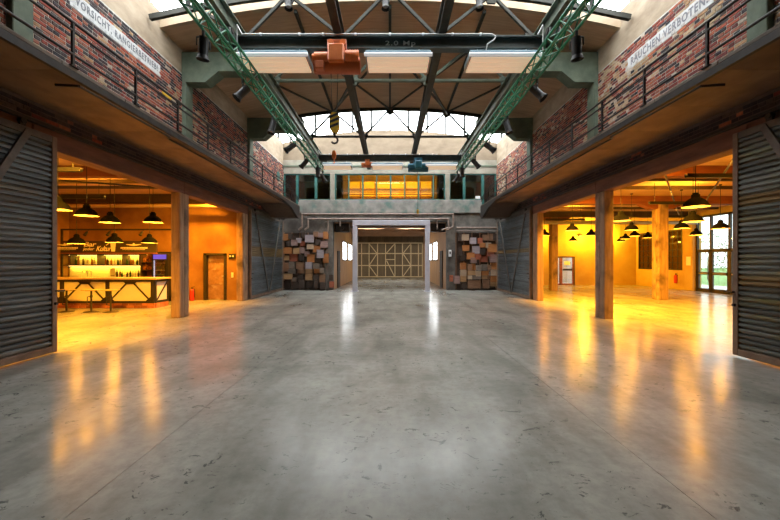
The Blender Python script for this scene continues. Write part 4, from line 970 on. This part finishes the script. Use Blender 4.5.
# ---- pendant lamps
WARM = (1.0, 0.40, 0.018)
def pendant(x, y, z, ztop, label, group, power=38, dia=0.56):
    k = dia / 0.56
    t = thing('pendant_lamp', label, 'lamp', (x, y, z), group)
    prof = [(0.0, 0.335), (0.06, 0.335), (0.062, 0.30), (0.085, 0.295), (0.085, 0.225), (0.115, 0.205), (0.175, 0.165), (0.225, 0.105), (0.25, 0.05), (0.28, 0.015), (0.28, 0.0)]
    MB().lathe([(r * k, h * k) for r, h in prof], (x, y, z), 22).build('shade', 'shade_black', t)
    inn = [(0.277, 0.001), (0.245, 0.046), (0.218, 0.10), (0.168, 0.158), (0.08, 0.21), (0.0, 0.212)]
    MB().lathe([(r * k, h * k) for r, h in inn], (x, y, z), 22).build('reflector', 'shade_inside', t)
    MB().ball((x, y, z + 0.085 * k), 0.055 * k, 10, 6).build('bulb', 'bulb', t)
    MB().tube((x, y, z + 0.335 * k), (x, y, ztop - 0.03), 0.009, 6).build('cord', 'black', t)
    MB().tube((x, y, ztop - 0.04), (x, y, ztop), 0.05, 12).build('ceiling_rose', 'black', t)
    point('bulb_light', t, (0, 0, -0.02), power, WARM, 0.07)
CZ = 4.55
for x, y, z, l in ((-8.30, 9.0, 2.98, 'black dome pendant lamp half hidden behind the left shutter edge'),
                   (-8.34, 9.9, 2.94, 'largest black dome pendant lamp in the bar room, above the sign'),
                   (-8.55, 11.0, 2.87, 'black dome pendant lamp before the bar, second of the upper row'),
                   (-7.57, 11.5, 2.93, 'black dome pendant lamp before the bar, close to the timber column'),
                   (-10.97, 12.6, 2.31, 'lower black pendant lamp over the bar counter, leftmost'),
                   (-9.80, 12.8, 2.36, 'lower black pendant lamp over the bar counter, middle'),
                   (-8.82, 13.2, 2.36, 'lower black pendant lamp over the bar counter, rightmost')):
    pendant(x, y, z, CZ, l, 'pendant lamps in the bar room')
for x, y, z, l in ((7.30, 8.6, 2.99, 'largest black dome pendant lamp, nearest in the right-hand room'),
                   (9.26, 11.0, 2.90, 'black dome pendant lamp directly below the nearest one on the right'),
                   (11.66, 14.4, 3.00, 'black dome pendant lamp right of the bracketed timber column'),
                   (12.3, 13.4, 2.90, 'black dome pendant lamp in front of the glazed entrance'),
                   (14.8, 17.4, 2.95, 'black dome pendant lamp at the left edge of the glazed entrance'),
                   (7.70, 12.0, 3.03, 'black dome pendant lamp touching the right edge of the middle column'),
                   (10.2, 15.2, 3.00, 'black dome pendant lamp left of the bracketed timber column'),
                   (8.1, 16.0, 3.05, 'black dome pendant lamp above the small glazed door'),
                   (12.0, 23.6, 3.00, 'small far black pendant lamp straight above the small glazed door'),
                   (10.9, 19.5, 3.08, 'black pendant lamp left of the middle right column'),
                   (8.15, 19.0, 3.04, 'black pendant lamp half hidden by the right end post'),
                   (13.25, 19.5, 3.05, 'black pendant lamp over the far corner window'),
                   (14.4, 22.0, 3.05, 'far black pendant lamp near the back corner'),
                   (15.4, 24.0, 3.00, 'farthest black pendant lamp in the back corner'),
                   (14.9, 20.8, 3.04, 'black pendant lamp in front of the corner window')):
    pendant(x, y, z, CZ, l, 'pendant lamps in the right-hand room')
# wall washers added to brighten the far wall of the right room
for i, x in enumerate((10.3, 13.3, 15.2)):
    t = thing('wall_washer', 'small black wall washer on the yellow back wall, ' + ('left', 'middle', 'right')[i], 'lamp', (x, 25.0, 3.45), 'wall washers')
    MB().bevbox(x - 0.12, x + 0.12, 25.05, 25.3, 3.45, 3.55, 0.01).build('housing', 'black', t)
    MB().tube((x, 25.12, 3.45), (x, 25.12, 3.44), 0.05, 10).build('lens', 'bulb', t)
    point('washer_light', t, (0, -0.25, -0.1), 330, (1, 0.50, 0.02), 0.05)
# uplighters added to brighten the side-room ceilings
for i, (x, y) in enumerate(((-10.5, 12.0), (-8.2, 8.4), (8.4, 9.0), (10.5, 13.2), (13.5, 17.2), (9.0, 18.5))):
    t = thing('ceiling_uplighter', 'slim uplighter on the ceiling joists ' + ('above the bar counter', 'inside the bar opening', 'just inside the right opening', 'before the bracketed column', 'behind the bracketed column', 'beside the far yellow column')[i], 'lamp', (x, y, 3.8), 'ceiling uplighters')
    MB().bevbox(x - 1.0, x + 1.0, y - 0.05, y + 0.05, 3.78, 3.84, 0.01).build('trough', 'black', t)
    for q in (-0.05, 0.04): box(x - 1.0, x + 1.0, y + q, y + q + 0.01, 3.84, 3.88).build('trough_lip', 'black', t)
    MB().bevbox(x - 0.95, x + 0.95, y - 0.03, y + 0.03, 3.84, 3.85, 0.003).build('tube', 'bulb', t)
    for q in (-0.8, 0.8): MB().tube((x + q, y, 3.83), (x + q, y, 4.55), 0.008, 6).build('hanger', 'black', t)
    l = bpy.data.lights.new('tube_light', 'AREA'); l.shape = 'RECTANGLE'; l.size = 1.9; l.size_y = 0.06; l.energy = 70 * LAMP; l.color = (1, 0.42, 0.03)
    lo = bpy.data.objects.new('tube_light', l); COL.objects.link(lo); lo.parent = t; lo.location = (0, 0, 0.06); lo.rotation_euler = (PI, 0, 0)

# hidden floodlights added behind the lintels to light the side rooms
def added_flood(s, y, label, aim, power):
    x = s * 6.78; z = 4.38
    t = thing('track_floodlight', label, 'floodlight', (x, y, z), 'track floodlights behind the lintels')
    d = (Vector(aim) - Vector((x, y, z))).normalized(); c = Vector((x, y, z))
    MB().tube((x, y, 4.55), (x, y, z), 0.02, 8).build('stem', 'black', t)
    MB().tube(tuple(c - d * 0.08), tuple(c + d * 0.10), 0.07, 14, 0.09).build('body', 'black', t)
    MB().tube(tuple(c + d * 0.101), tuple(c + d * 0.106), 0.08, 14).build('lens', 'bulb', t)
    l = bpy.data.lights.new('flood_light', 'SPOT'); l.energy = power * LAMP; l.color = (1, 0.41, 0.02); l.spot_size = 2.3; l.spot_blend = 0.9; l.shadow_soft_size = 0.08
    o = bpy.data.objects.new('flood_light', l); COL.objects.link(o); o.parent = t; o.location = tuple(d * 0.14)
    o.rotation_euler = d.to_track_quat('-Z', 'Y').to_euler()
for i, (y, y2) in enumerate(((6.2, 6.2), (7.6, 10.3), (13.0, 12.9), (14.4, 14.4))):
    added_flood(-1, y, ('first', 'second', 'third', 'last')[i] + ' small floodlight behind the lintel of the bar opening', (-9.6, y + 0.6, 0), 2900 if i < 2 else 1500)
    y = y2
    added_flood(1, y, ('first', 'second', 'third', 'last')[i] + ' small floodlight behind the lintel of the right opening', (10.2, y + 1.0, 0), 3200)

# ---- the bar
yb = 13.0; xr = -8.5; xl = -13.2; H = 1.09
t = thing('bar_counter', 'bar counter with cream panels, black cross braces and brick plinth', 'bar', (-10.8, 13.4, 0))
MB().bevbox(xl, xr + 0.12, yb - 0.12, yb + 0.85, H - 0.06, H, 0.012).build('counter_top', 'counter_wood', t)
box(xl, xr - 0.04, yb + 0.04, yb + 0.75, 0.0, H - 0.06).build('carcass', 'dark_wood', t)
posts = [-13.15, -11.82, -10.18, -8.55]
for x in posts: MB().bevbox(x - 0.06, x + 0.06, yb - 0.06, yb + 0.05, 0.2, H - 0.06, 0.008).build('frame_post', 'black_iron', t)
box(xl, xr, yb - 0.05, yb + 0.03, H - 0.14, H - 0.06).build('frame_rail', 'black_iron', t); box(xl, xr, yb - 0.05, yb + 0.03, 0.18, 0.26).build('frame_rail', 'black_iron', t)
for a, b in zip(posts, posts[1:]):
    box(a + 0.06, b - 0.06, yb - 0.005, yb + 0.035, 0.26, H - 0.14).build('front_panel', 'cream_panel', t)
    c = (a + b) / 2
    for e in (a + 0.12, b - 0.12): MB().bar((c + (0.1 if e > c else -0.1), yb - 0.03, H - 0.16), (e, yb - 0.03, 0.3), 0.03, 0.045).build('brace', 'black_iron', t)
    MB().prism([(c - 0.24, H - 0.13), (c + 0.24, H - 0.13), (c + 0.14, H - 0.22), (c - 0.14, H - 0.22)], 'y', yb - 0.045, yb - 0.015).build('gusset', 'black_iron', t)
    for e, d in ((a + 0.06, 1), (b - 0.06, -1)): MB().prism([(e, 0.25), (e + d * 0.2, 0.25), (e, 0.42)], 'y', yb - 0.045, yb - 0.015).build('gusset', 'black_iron', t)
nb = 19
for k in range(nb):
    a = xl + (xr - xl) * k / nb
    for j in range(2):
        MB().bevbox(a + 0.005 + (0.06 if j else 0), min(xr, a + (xr - xl) / nb - 0.005 + (0.06 if j else 0)), yb - 0.03, yb + 0.05, 0.004 + j * 0.09, 0.088 + j * 0.09, 0.006).build('plinth_brick', 'plinth_brick', t)
for k in range(3):
    MB().bevbox(xr - 0.05, xr + 0.03, yb + 0.06 + k * 0.24, yb + 0.29 + k * 0.24, 0.004, 0.17, 0.006).build('plinth_brick', 'plinth_brick', t)
box(xr - 0.04, xr + 0.0, yb + 0.06, yb + 0.72, 0.26, H - 0.14).build('side_panel', 'lilac_panel', t)
for y in (yb + 0.03, yb + 0.75): MB().bevbox(xr - 0.05, xr + 0.04, y - 0.04, y + 0.04, 0.2, H - 0.06, 0.008).build('frame_post', 'black_iron', t)
box(xr - 0.03, xr + 0.03, yb, yb + 0.75, 0.18, 0.26).build('frame_rail', 'black_iron', t); box(xr - 0.03, xr + 0.03, yb, yb + 0.75, H - 0.14, H - 0.06).build('frame_rail', 'black_iron', t)
MB().bar((xr + 0.03, yb + 0.08, 0.28), (xr + 0.03, yb + 0.70, H - 0.16), 0.03, 0.04).build('brace', 'black_iron', t)
# stools
for x, y, l in ((-10.87, 12.1, 'wooden-seated bar stool next to the left shutter edge'), (-10.0, 12.05, 'middle wooden-seated bar stool at the counter'), (-9.31, 12.0, 'rightmost wooden-seated bar stool at the counter')):
    t = thing('bar_stool', l, 'stool', (x, y, 0), 'bar stools')
    MB().lathe([(0, 0), (0.22, 0), (0.22, 0.012), (0.05, 0.035), (0.0, 0.035)], (x, y, 0), 24).build('base', 'black_iron', t)
    MB().tube((x, y, 0.03), (x, y, 0.70), 0.028, 12).build('column', 'black_iron', t)
    MB().bevbox(x - 0.22, x + 0.20, y - 0.17, y + 0.17, 0.715, 0.75, 0.012).build('seat', 'counter_wood', t)
    MB().box(x - 0.12, x + 0.12, y - 0.1, y + 0.1, 0.70, 0.716).build('seat_plate', 'black_iron', t)
    MB().path([(x, y, 0.52), (x - 0.13, y, 0.50), (x - 0.14, y, 0.24), (x, y, 0.22)], 0.013, 6).build('foot_rest', 'black_iron', t)
    MB().tube((x, y, 0.48), (x, y, 0.55), 0.04, 12).build('collar', 'black_iron', t)
# steel frame above the bar with sign
t = thing('bar_canopy', 'black steel frame over the bar carrying the sign and shelves', 'frame', (-10.8, 14.6, 0))
MB().box(-13.2, -8.65, 14.42, 14.48, 2.93, 2.99).build('top_bar', 'black_iron', t)
MB().box(-8.71, -8.65, 14.42, 14.48, 0, 2.93).build('upright', 'black_iron', t); MB().box(-13.2, -13.14, 14.42, 14.48, 0, 2.93).build('upright', 'black_iron', t)
MB().box(-13.14, -8.71, 14.42, 14.48, 1.96, 2.02).build('lower_bar', 'black_iron', t)
for i, x in enumerate((-12.1, -11.2, -9.9)):
    s_ = thing('clip_spotlight', 'small black spotlight clipped to the frame above the bar sign, ' + ('left', 'middle', 'right')[i], 'spotlight', (x, 14.38, 2.84), 'bar spotlights')
    MB().tube((x, 14.45, 2.93), (x, 14.34, 2.84), 0.012, 6).build('arm', 'black', s_)
    MB().tube((x, 14.38, 2.86), (x, 14.26, 2.72), 0.04, 12, 0.06).build('body', 'black', s_)
sg = thing('bar_sign', 'dark sign board reading Bar jeder Kultur in cream script above the shelves', 'sign', (-11.2, 14.4, 2.02))
MB().bevbox(-13.1, -9.30, 14.33, 14.41, 2.03, 2.50, 0.008).build('board', 'sign_board', sg)
box(-13.1, -9.30, 14.30, 14.41, 1.99, 2.03).build('ledge', 'red_beam', sg)
ox, oy, oz = WLOC[sg.name]
def signtext(body, x0, x1, z0, z1, shear=0.35):
    me = text_mesh('lettering', body, 0.2, 'sign_cream', 0.003, 0.002, 0.95); fit(me, x0, x1, z0, z1)
    for v in me.vertices:
        x, z, e = v.co.x, v.co.y, v.co.z; v.co = (x + (z - z0) * shear - ox, 14.326 - e - oy, z - oz)
    put('lettering', me, sg)
signtext('Bar', -12.19, -11.72, 2.27, 2.46); signtext('jeder', -12.24, -11.80, 2.09, 2.24); signtext('Kultur', -11.70, -11.12, 2.09, 2.30)
for cx in (-13.0 + 0.05, -10.20):
    wq = 0.33
    m = MB(); m.prism([(cx - wq, 2.36), (cx - 0.1, 2.31), (cx + 0.1, 2.31), (cx + wq, 2.36), (cx + wq * 0.8, 2.33), (cx + 0.1, 2.28), (cx - 0.1, 2.28), (cx - wq * 0.8, 2.33)] if False else [(cx - 0.3, 2.35), (cx - 0.02, 2.30), (cx + 0.02, 2.30), (cx + 0.3, 2.35), (cx + 0.3, 2.37), (cx + 0.06, 2.36), (cx, 2.42), (cx - 0.06, 2.36), (cx - 0.3, 2.37)], 'y', 14.322, 14.33); m.build('winged_emblem', 'sign_cream', sg)
    x = cx - 0.52
    while x < cx + 0.52:
        ww = R.choice((0.035, 0.045, 0.05)); box(x, x + ww, 14.324, 14.33, 2.19, 2.25).build('small_print', 'sign_cream', sg); x += ww + 0.016
    box(cx - 0.45, cx + 0.45, 14.324, 14.33, 2.145, 2.16).build('underline', 'sign_cream', sg)
m = MB().prism([(-11.09, 2.08), (-10.95, 2.08), (-10.91, 2.44), (-11.13, 2.44)], 'y', 14.322, 14.33); m.build('beer_glass_emblem', 'sign_cream', sg)
MB().bar((-11.15, 14.325, 2.44), (-11.30, 14.325, 2.32), 0.006, 0.03).build('emblem_arm', 'sign_cream', sg)
# back bar
yk = 15.2
t = thing('back_bar_shelf', 'back bar with yellow backlit niches behind the counter', 'shelf', (-11.3, yk, 0))
box(-13.9, -10.56, yk + 0.42, yk + 0.46, 0.95, 2.0).build('back_panel', 'cream_panel', t)
box(-13.9, -9.97, yk, yk + 0.42, 0, 0.95).build('base_cabinet', 'dark_wood', t)
box(-13.9, -9.97, yk - 0.03, yk + 0.44, 0.95, 0.99).build('worktop', 'counter_wood', t)
for z in (1.50, 1.96): box(-13.9, -10.56, yk, yk + 0.42, z, z + 0.04).build('shelf_board', 'dark_wood', t)
for x in (-13.5, -12.35, -11.3, -10.58): box(x - 0.02, x + 0.02, yk, yk + 0.42, 1.50, 2.0).build('divider', 'dark_wood', t)
for z in (1.49, 1.95): box(-13.85, -10.65, yk + 0.32, yk + 0.36, z - 0.012, z + 0.0).build('light_strip', 'glow_strip', t)
for z in (1.93, 1.46):
    l = bpy.data.lights.new('strip_light', 'AREA'); l.shape = 'RECTANGLE'; l.size = 3.1; l.size_y = 0.04; l.energy = 22 * LAMP; l.color = (1, 0.60, 0.03)
    lo = bpy.data.objects.new('strip_light', l); COL.objects.link(lo); lo.parent = t; lo.location = (-12.25 + 11.3, 0.33, z)
def bottle(x, y, z, h, m_, label, group):
    o = MB().lathe([(0, 0), (0.036, 0), (0.038, 0.02), (0.038, h * 0.55), (0.030, h * 0.66), (0.014, h * 0.74), (0.013, h * 0.97), (0.016, h), (0, h)], (x, y, z), 10).build('bottle', 'bottle_' + m_)
    tag(o, label, 'bottle', group)
for (z, xa, xb, n, nm) in ((1.54, -13.4, -10.65, 20, 'in the upper lit niche'), (0.99, -11.7, -10.65, 10, 'on the lower lit worktop')):
    for k in range(n):
        c = R.choice(('dark', 'green', 'amber', 'clear')); x = xa + (xb - xa) * k / n + R.uniform(-0.02, 0.02)
        if any(abs(x - q) < 0.07 for q in (-13.5, -12.35, -11.3, -10.58)): continue
        bottle(x, yk + 0.15 + R.uniform(-0.04, 0.05), z, R.uniform(0.26, 0.36), c, {'dark': 'dark brown', 'green': 'green', 'amber': 'amber', 'clear': 'clear'}[c] + f' glass bottle {nm} behind the bar', f'{c} bottles {nm}')
t = thing('bottle_rack', 'dark wooden bottle rack right of the lit bar niches', 'rack', (-10.25, yk + 0.1, 0.99))
for x in (-10.53, -9.99): box(x - 0.015, x + 0.015, yk, yk + 0.4, 0.99, 1.96).build('side', 'dark_wood', t)
box(-10.53, -9.99, yk + 0.38, yk + 0.41, 0.99, 1.96).build('back', 'red_beam', t)
for z in (1.30, 1.63): box(-10.515, -10.005, yk, yk + 0.38, z, z + 0.02).build('shelf_board', 'dark_wood', t)
for z in (1.32, 1.65):
    for k in range(6): bottle(-10.47 + k * 0.085, yk + 0.12, z, 0.25, 'amber', 'small amber bottle in the dark wooden rack', 'amber bottles in the rack')
t = thing('drinks_fridge', 'tall black drinks fridge with glass door at the right end of the bar', 'fridge', (-9.65, 15.35, 0))
m = MB(); m.box(-9.95, -9.30, 15.60, 15.66, 0, 2.08); m.box(-9.95, -9.90, 15.05, 15.6, 0, 2.08); m.box(-9.35, -9.30, 15.05, 15.6, 0, 2.08); m.box(-9.95, -9.30, 15.05, 15.6, 2.02, 2.08); m.box(-9.95, -9.30, 15.05, 15.6, 0, 0.2); m.build('cabinet', 'black', t)
box(-9.89, -9.36, 15.03, 15.06, 1.78, 2.0).build('header_panel', 'fridge_blue', t)
for z in (0.6, 0.95, 1.3, 1.6): box(-9.89, -9.36, 15.1, 15.58, z, z + 0.02).build('wire_shelf', 'grey_pipe', t)
box(-9.89, -9.86, 15.06, 15.10, 0.25, 1.76).build('light_tube', 'fridge_light', t)
do = MB(); do.box(-9.93, -9.88, 15.0, 15.03, 0.2, 1.78); do.box(-9.37, -9.32, 15.0, 15.03, 0.2, 1.78); do.box(-9.93, -9.32, 15.0, 15.03, 1.73, 1.78); do.box(-9.93, -9.32, 15.0, 15.03, 0.2, 0.26)
do = do.build('door', 'black', t); box(-9.88, -9.37, 15.01, 15.02, 0.26, 1.73).build('pane', 'glass_dim', do)
for z in (0.62, 0.97, 1.32):
    for k in range(6): bottle(-9.82 + k * 0.082, 15.2, z, 0.24, 'green', 'small green bottle inside the drinks fridge', 'bottles in the fridge')
t = thing('beer_tap', 'curved metal beer tap on the bar worktop', 'tap', (-12.9, yk + 0.15, 0.99))
for q in (0, 0.16): MB().path([(-12.9 + q, yk + 0.15, 0.99), (-12.9 + q, yk + 0.15, 1.25), (-12.96 + q, yk + 0.10, 1.32), (-13.04 + q, yk + 0.06, 1.28), (-13.04 + q, yk + 0.06, 1.18)], 0.014, 8).build('spout', 'grey_pipe', t)
MB().box(-12.98, -12.66, yk + 0.08, yk + 0.22, 0.99, 1.01).build('base_plate', 'grey_pipe', t)
t = thing('paper_towel_box', 'white dispenser box on the bar worktop', 'dispenser', (-11.86, yk + 0.3, 0.99))
MB().bevbox(-11.98, -11.75, yk + 0.2, yk + 0.4, 0.99, 1.40, 0.01).build('box', 'white_paint', t); box(-11.95, -11.78, yk + 0.19, yk + 0.2, 1.05, 1.1).build('slot', 'grey_pipe', t)

# ---- small fixtures
def extinguisher(x, y, label, z=0.0):
    t = thing('fire_extinguisher', label, 'fire extinguisher', (x, y, z))
    MB().lathe([(0, 0), (0.085, 0), (0.09, 0.03), (0.09, 0.40), (0.07, 0.47), (0.03, 0.50), (0, 0.50)], (x, y, z), 16).build('cylinder', 'red_paint', t)
    MB().tube((x, y, z + 0.49), (x, y, z + 0.56), 0.025, 8).bar((x - 0.02, y, z + 0.56), (x + 0.12, y, z + 0.60), 0.02, 0.02).build('valve', 'black', t)
    MB().path([(x, y, z + 0.53), (x + 0.11, y, z + 0.48), (x + 0.115, y, z + 0.15)], 0.014, 6).build('hose', 'black', t)
extinguisher(-8.5, 15.45, 'red fire extinguisher on the floor beside the left timber column', 0.0)
extinguisher(XR - 0.2, 21.55, 'red fire extinguisher on the yellow wall under the tall window', 0.38)
t = thing('light_switch', 'white switch plate beside the far left end post', 'switch', (-6.85, 15.7, 1.0))
MB().bevbox(-6.92, -6.82, 15.67, 15.7, 0.98, 1.20, 0.008).build('plate', 'white_paint', t); box(-6.89, -6.85, 15.655, 15.67, 1.05, 1.13).build('rocker', 'paper', t)
t = thing('socket_panel', 'small dark control panel on the orange wall right of the steel door', 'panel', (-6.9, 15.7, 1.85))
MB().bevbox(-7.02, -6.72, 15.64, 15.7, 1.80, 2.02, 0.01).build('box', 'rail_iron', t)
for q in (0, 0.12): MB().tube((-6.94 + q, 15.64, 1.91), (-6.94 + q, 15.62, 1.91), 0.035, 10).build('dial', 'paper', t)
t = thing('notice_sheet', 'white notice sheet on the pillar beside the glazed entrance', 'notice', (XR - 0.19, 20.65, 1.6))
box(XR - 0.195, XR - 0.182, 20.5, 20.8, 1.45, 1.95).build('sheet', 'paper', t)
t = thing('exit_plate', 'small white plate behind the right gallery window', 'sign', (5.15, 21.12, 5.36)); box(5.03, 5.30, YE + 0.055, YE + 0.07, 5.36, 5.52).build('plate', 'paper', t)
t = thing('wall_phone', 'white box on the brown pier right of the passage', 'wall box', (3.55, 20.98, 2.1)); MB().bevbox(3.42, 3.58, 20.96, 21.04, 1.95, 2.35, 0.01).build('box', 'white_paint', t); box(3.46, 3.54, 20.95, 20.96, 2.1, 2.25).build('screen', 'black', t)
for i, (x, z) in enumerate(((-5.9, 6.25), (5.9, 6.25))):
    o = MB().tube((0, 0, 0), (0, 0.0, 0.01), 0.1, 8)
o = MB().tube((-W + 0.012, 20.1, 6.45), (-W + 0.03, 20.1, 6.45), 0.26, 20).build('round_plaque', 'teal'); tag(o, 'round green plaque on the far left brick wall', 'plaque')
o = MB().bevbox(-W + 0.010, -W + 0.035, 9.85, 10.25, 6.28, 6.40, 0.005).build('yellow_plate', 'yellow'); tag(o, 'small yellow plate on the left brick wall past the lettering', 'plate')
# conduits across the side room ceilings
for i, (a, b, l) in enumerate((((7.0, 7.0), (13.5, 15.5), 'dark cable run crossing the right-hand ceiling diagonally'), ((7.2, 9.5), (16.5, 20.5), 'long dark cable run along the right-hand ceiling'), ((-13.5, 9.4), (-7.0, 12.4), 'dark cable run crossing the bar ceiling diagonally'))):
    o = MB().tube((a[0], a[1], 4.16), (b[0], b[1], 4.16), 0.03, 6).build('ceiling_conduit', 'black_iron'); tag(o, l, 'conduit')
o = MB().tube((-13.9, 14.9, 3.98), (-6.7, 14.9, 3.98), 0.07, 10).build('wooden_rail', 'counter_wood'); tag(o, 'pale wooden rail hung below the bar ceiling beam', 'rail')
o = MB().tube((7.0, 20.2, 3.85), (17.2, 20.2, 3.85), 0.10, 10).build('ceiling_duct', 'grey_pipe'); tag(o, 'grey round duct crossing the right-hand ceiling', 'duct')

# ---- greenery outside the glazed entrance
def shrub(x, y, h, rad, label, seed):
    rr = random.Random(seed)
    t = thing('garden_shrub', label, 'shrub', (x, y, -0.05), 'shrubs outside the entrance')
    MB().tube((x, y, -0.05), (x, y, h * 0.5), 0.06, 6, 0.03).build('stem', 'bark', t)
    m = MB()
    for k in range(900):
        th = rr.uniform(0, 2 * PI); ph = math.acos(rr.uniform(-1, 1)); q = rad * rr.uniform(0.5, 1) ** 0.5
        c = Vector((x + q * math.sin(ph) * math.cos(th), y + q * math.sin(ph) * math.sin(th), h * 0.55 + h * 0.45 * math.cos(ph) * q / rad))
        a = Vector((rr.uniform(-1, 1), rr.uniform(-1, 1), rr.uniform(-1, 1))).normalized(); b_ = a.cross(Vector((rr.uniform(-1, 1), rr.uniform(-1, 1), 1))).normalized()
        l_ = rr.uniform(0.10, 0.2)
        m.add([c, c + a * l_ * 0.5 + b_ * l_ * 0.3, c + a * l_, c + a * l_ * 0.5 - b_ * l_ * 0.3], [(0, 1, 2, 3)])
    tag(m.build('foliage', 'leaf', t), kind='stuff')
for i, (x, y, h, q) in enumerate(((26, 26.5, 3.4, 2.0), (27, 30.5, 4.2, 2.4), (25.5, 23.0, 2.2, 1.5), (30, 34, 4.5, 2.6))):
    shrub(x, y, h, q, ('medium green shrub outside beyond the paving', 'tall green shrub outside behind the others', 'lowest green shrub outside nearest the doors', 'farthest green shrub outside')[i], 40 + i)
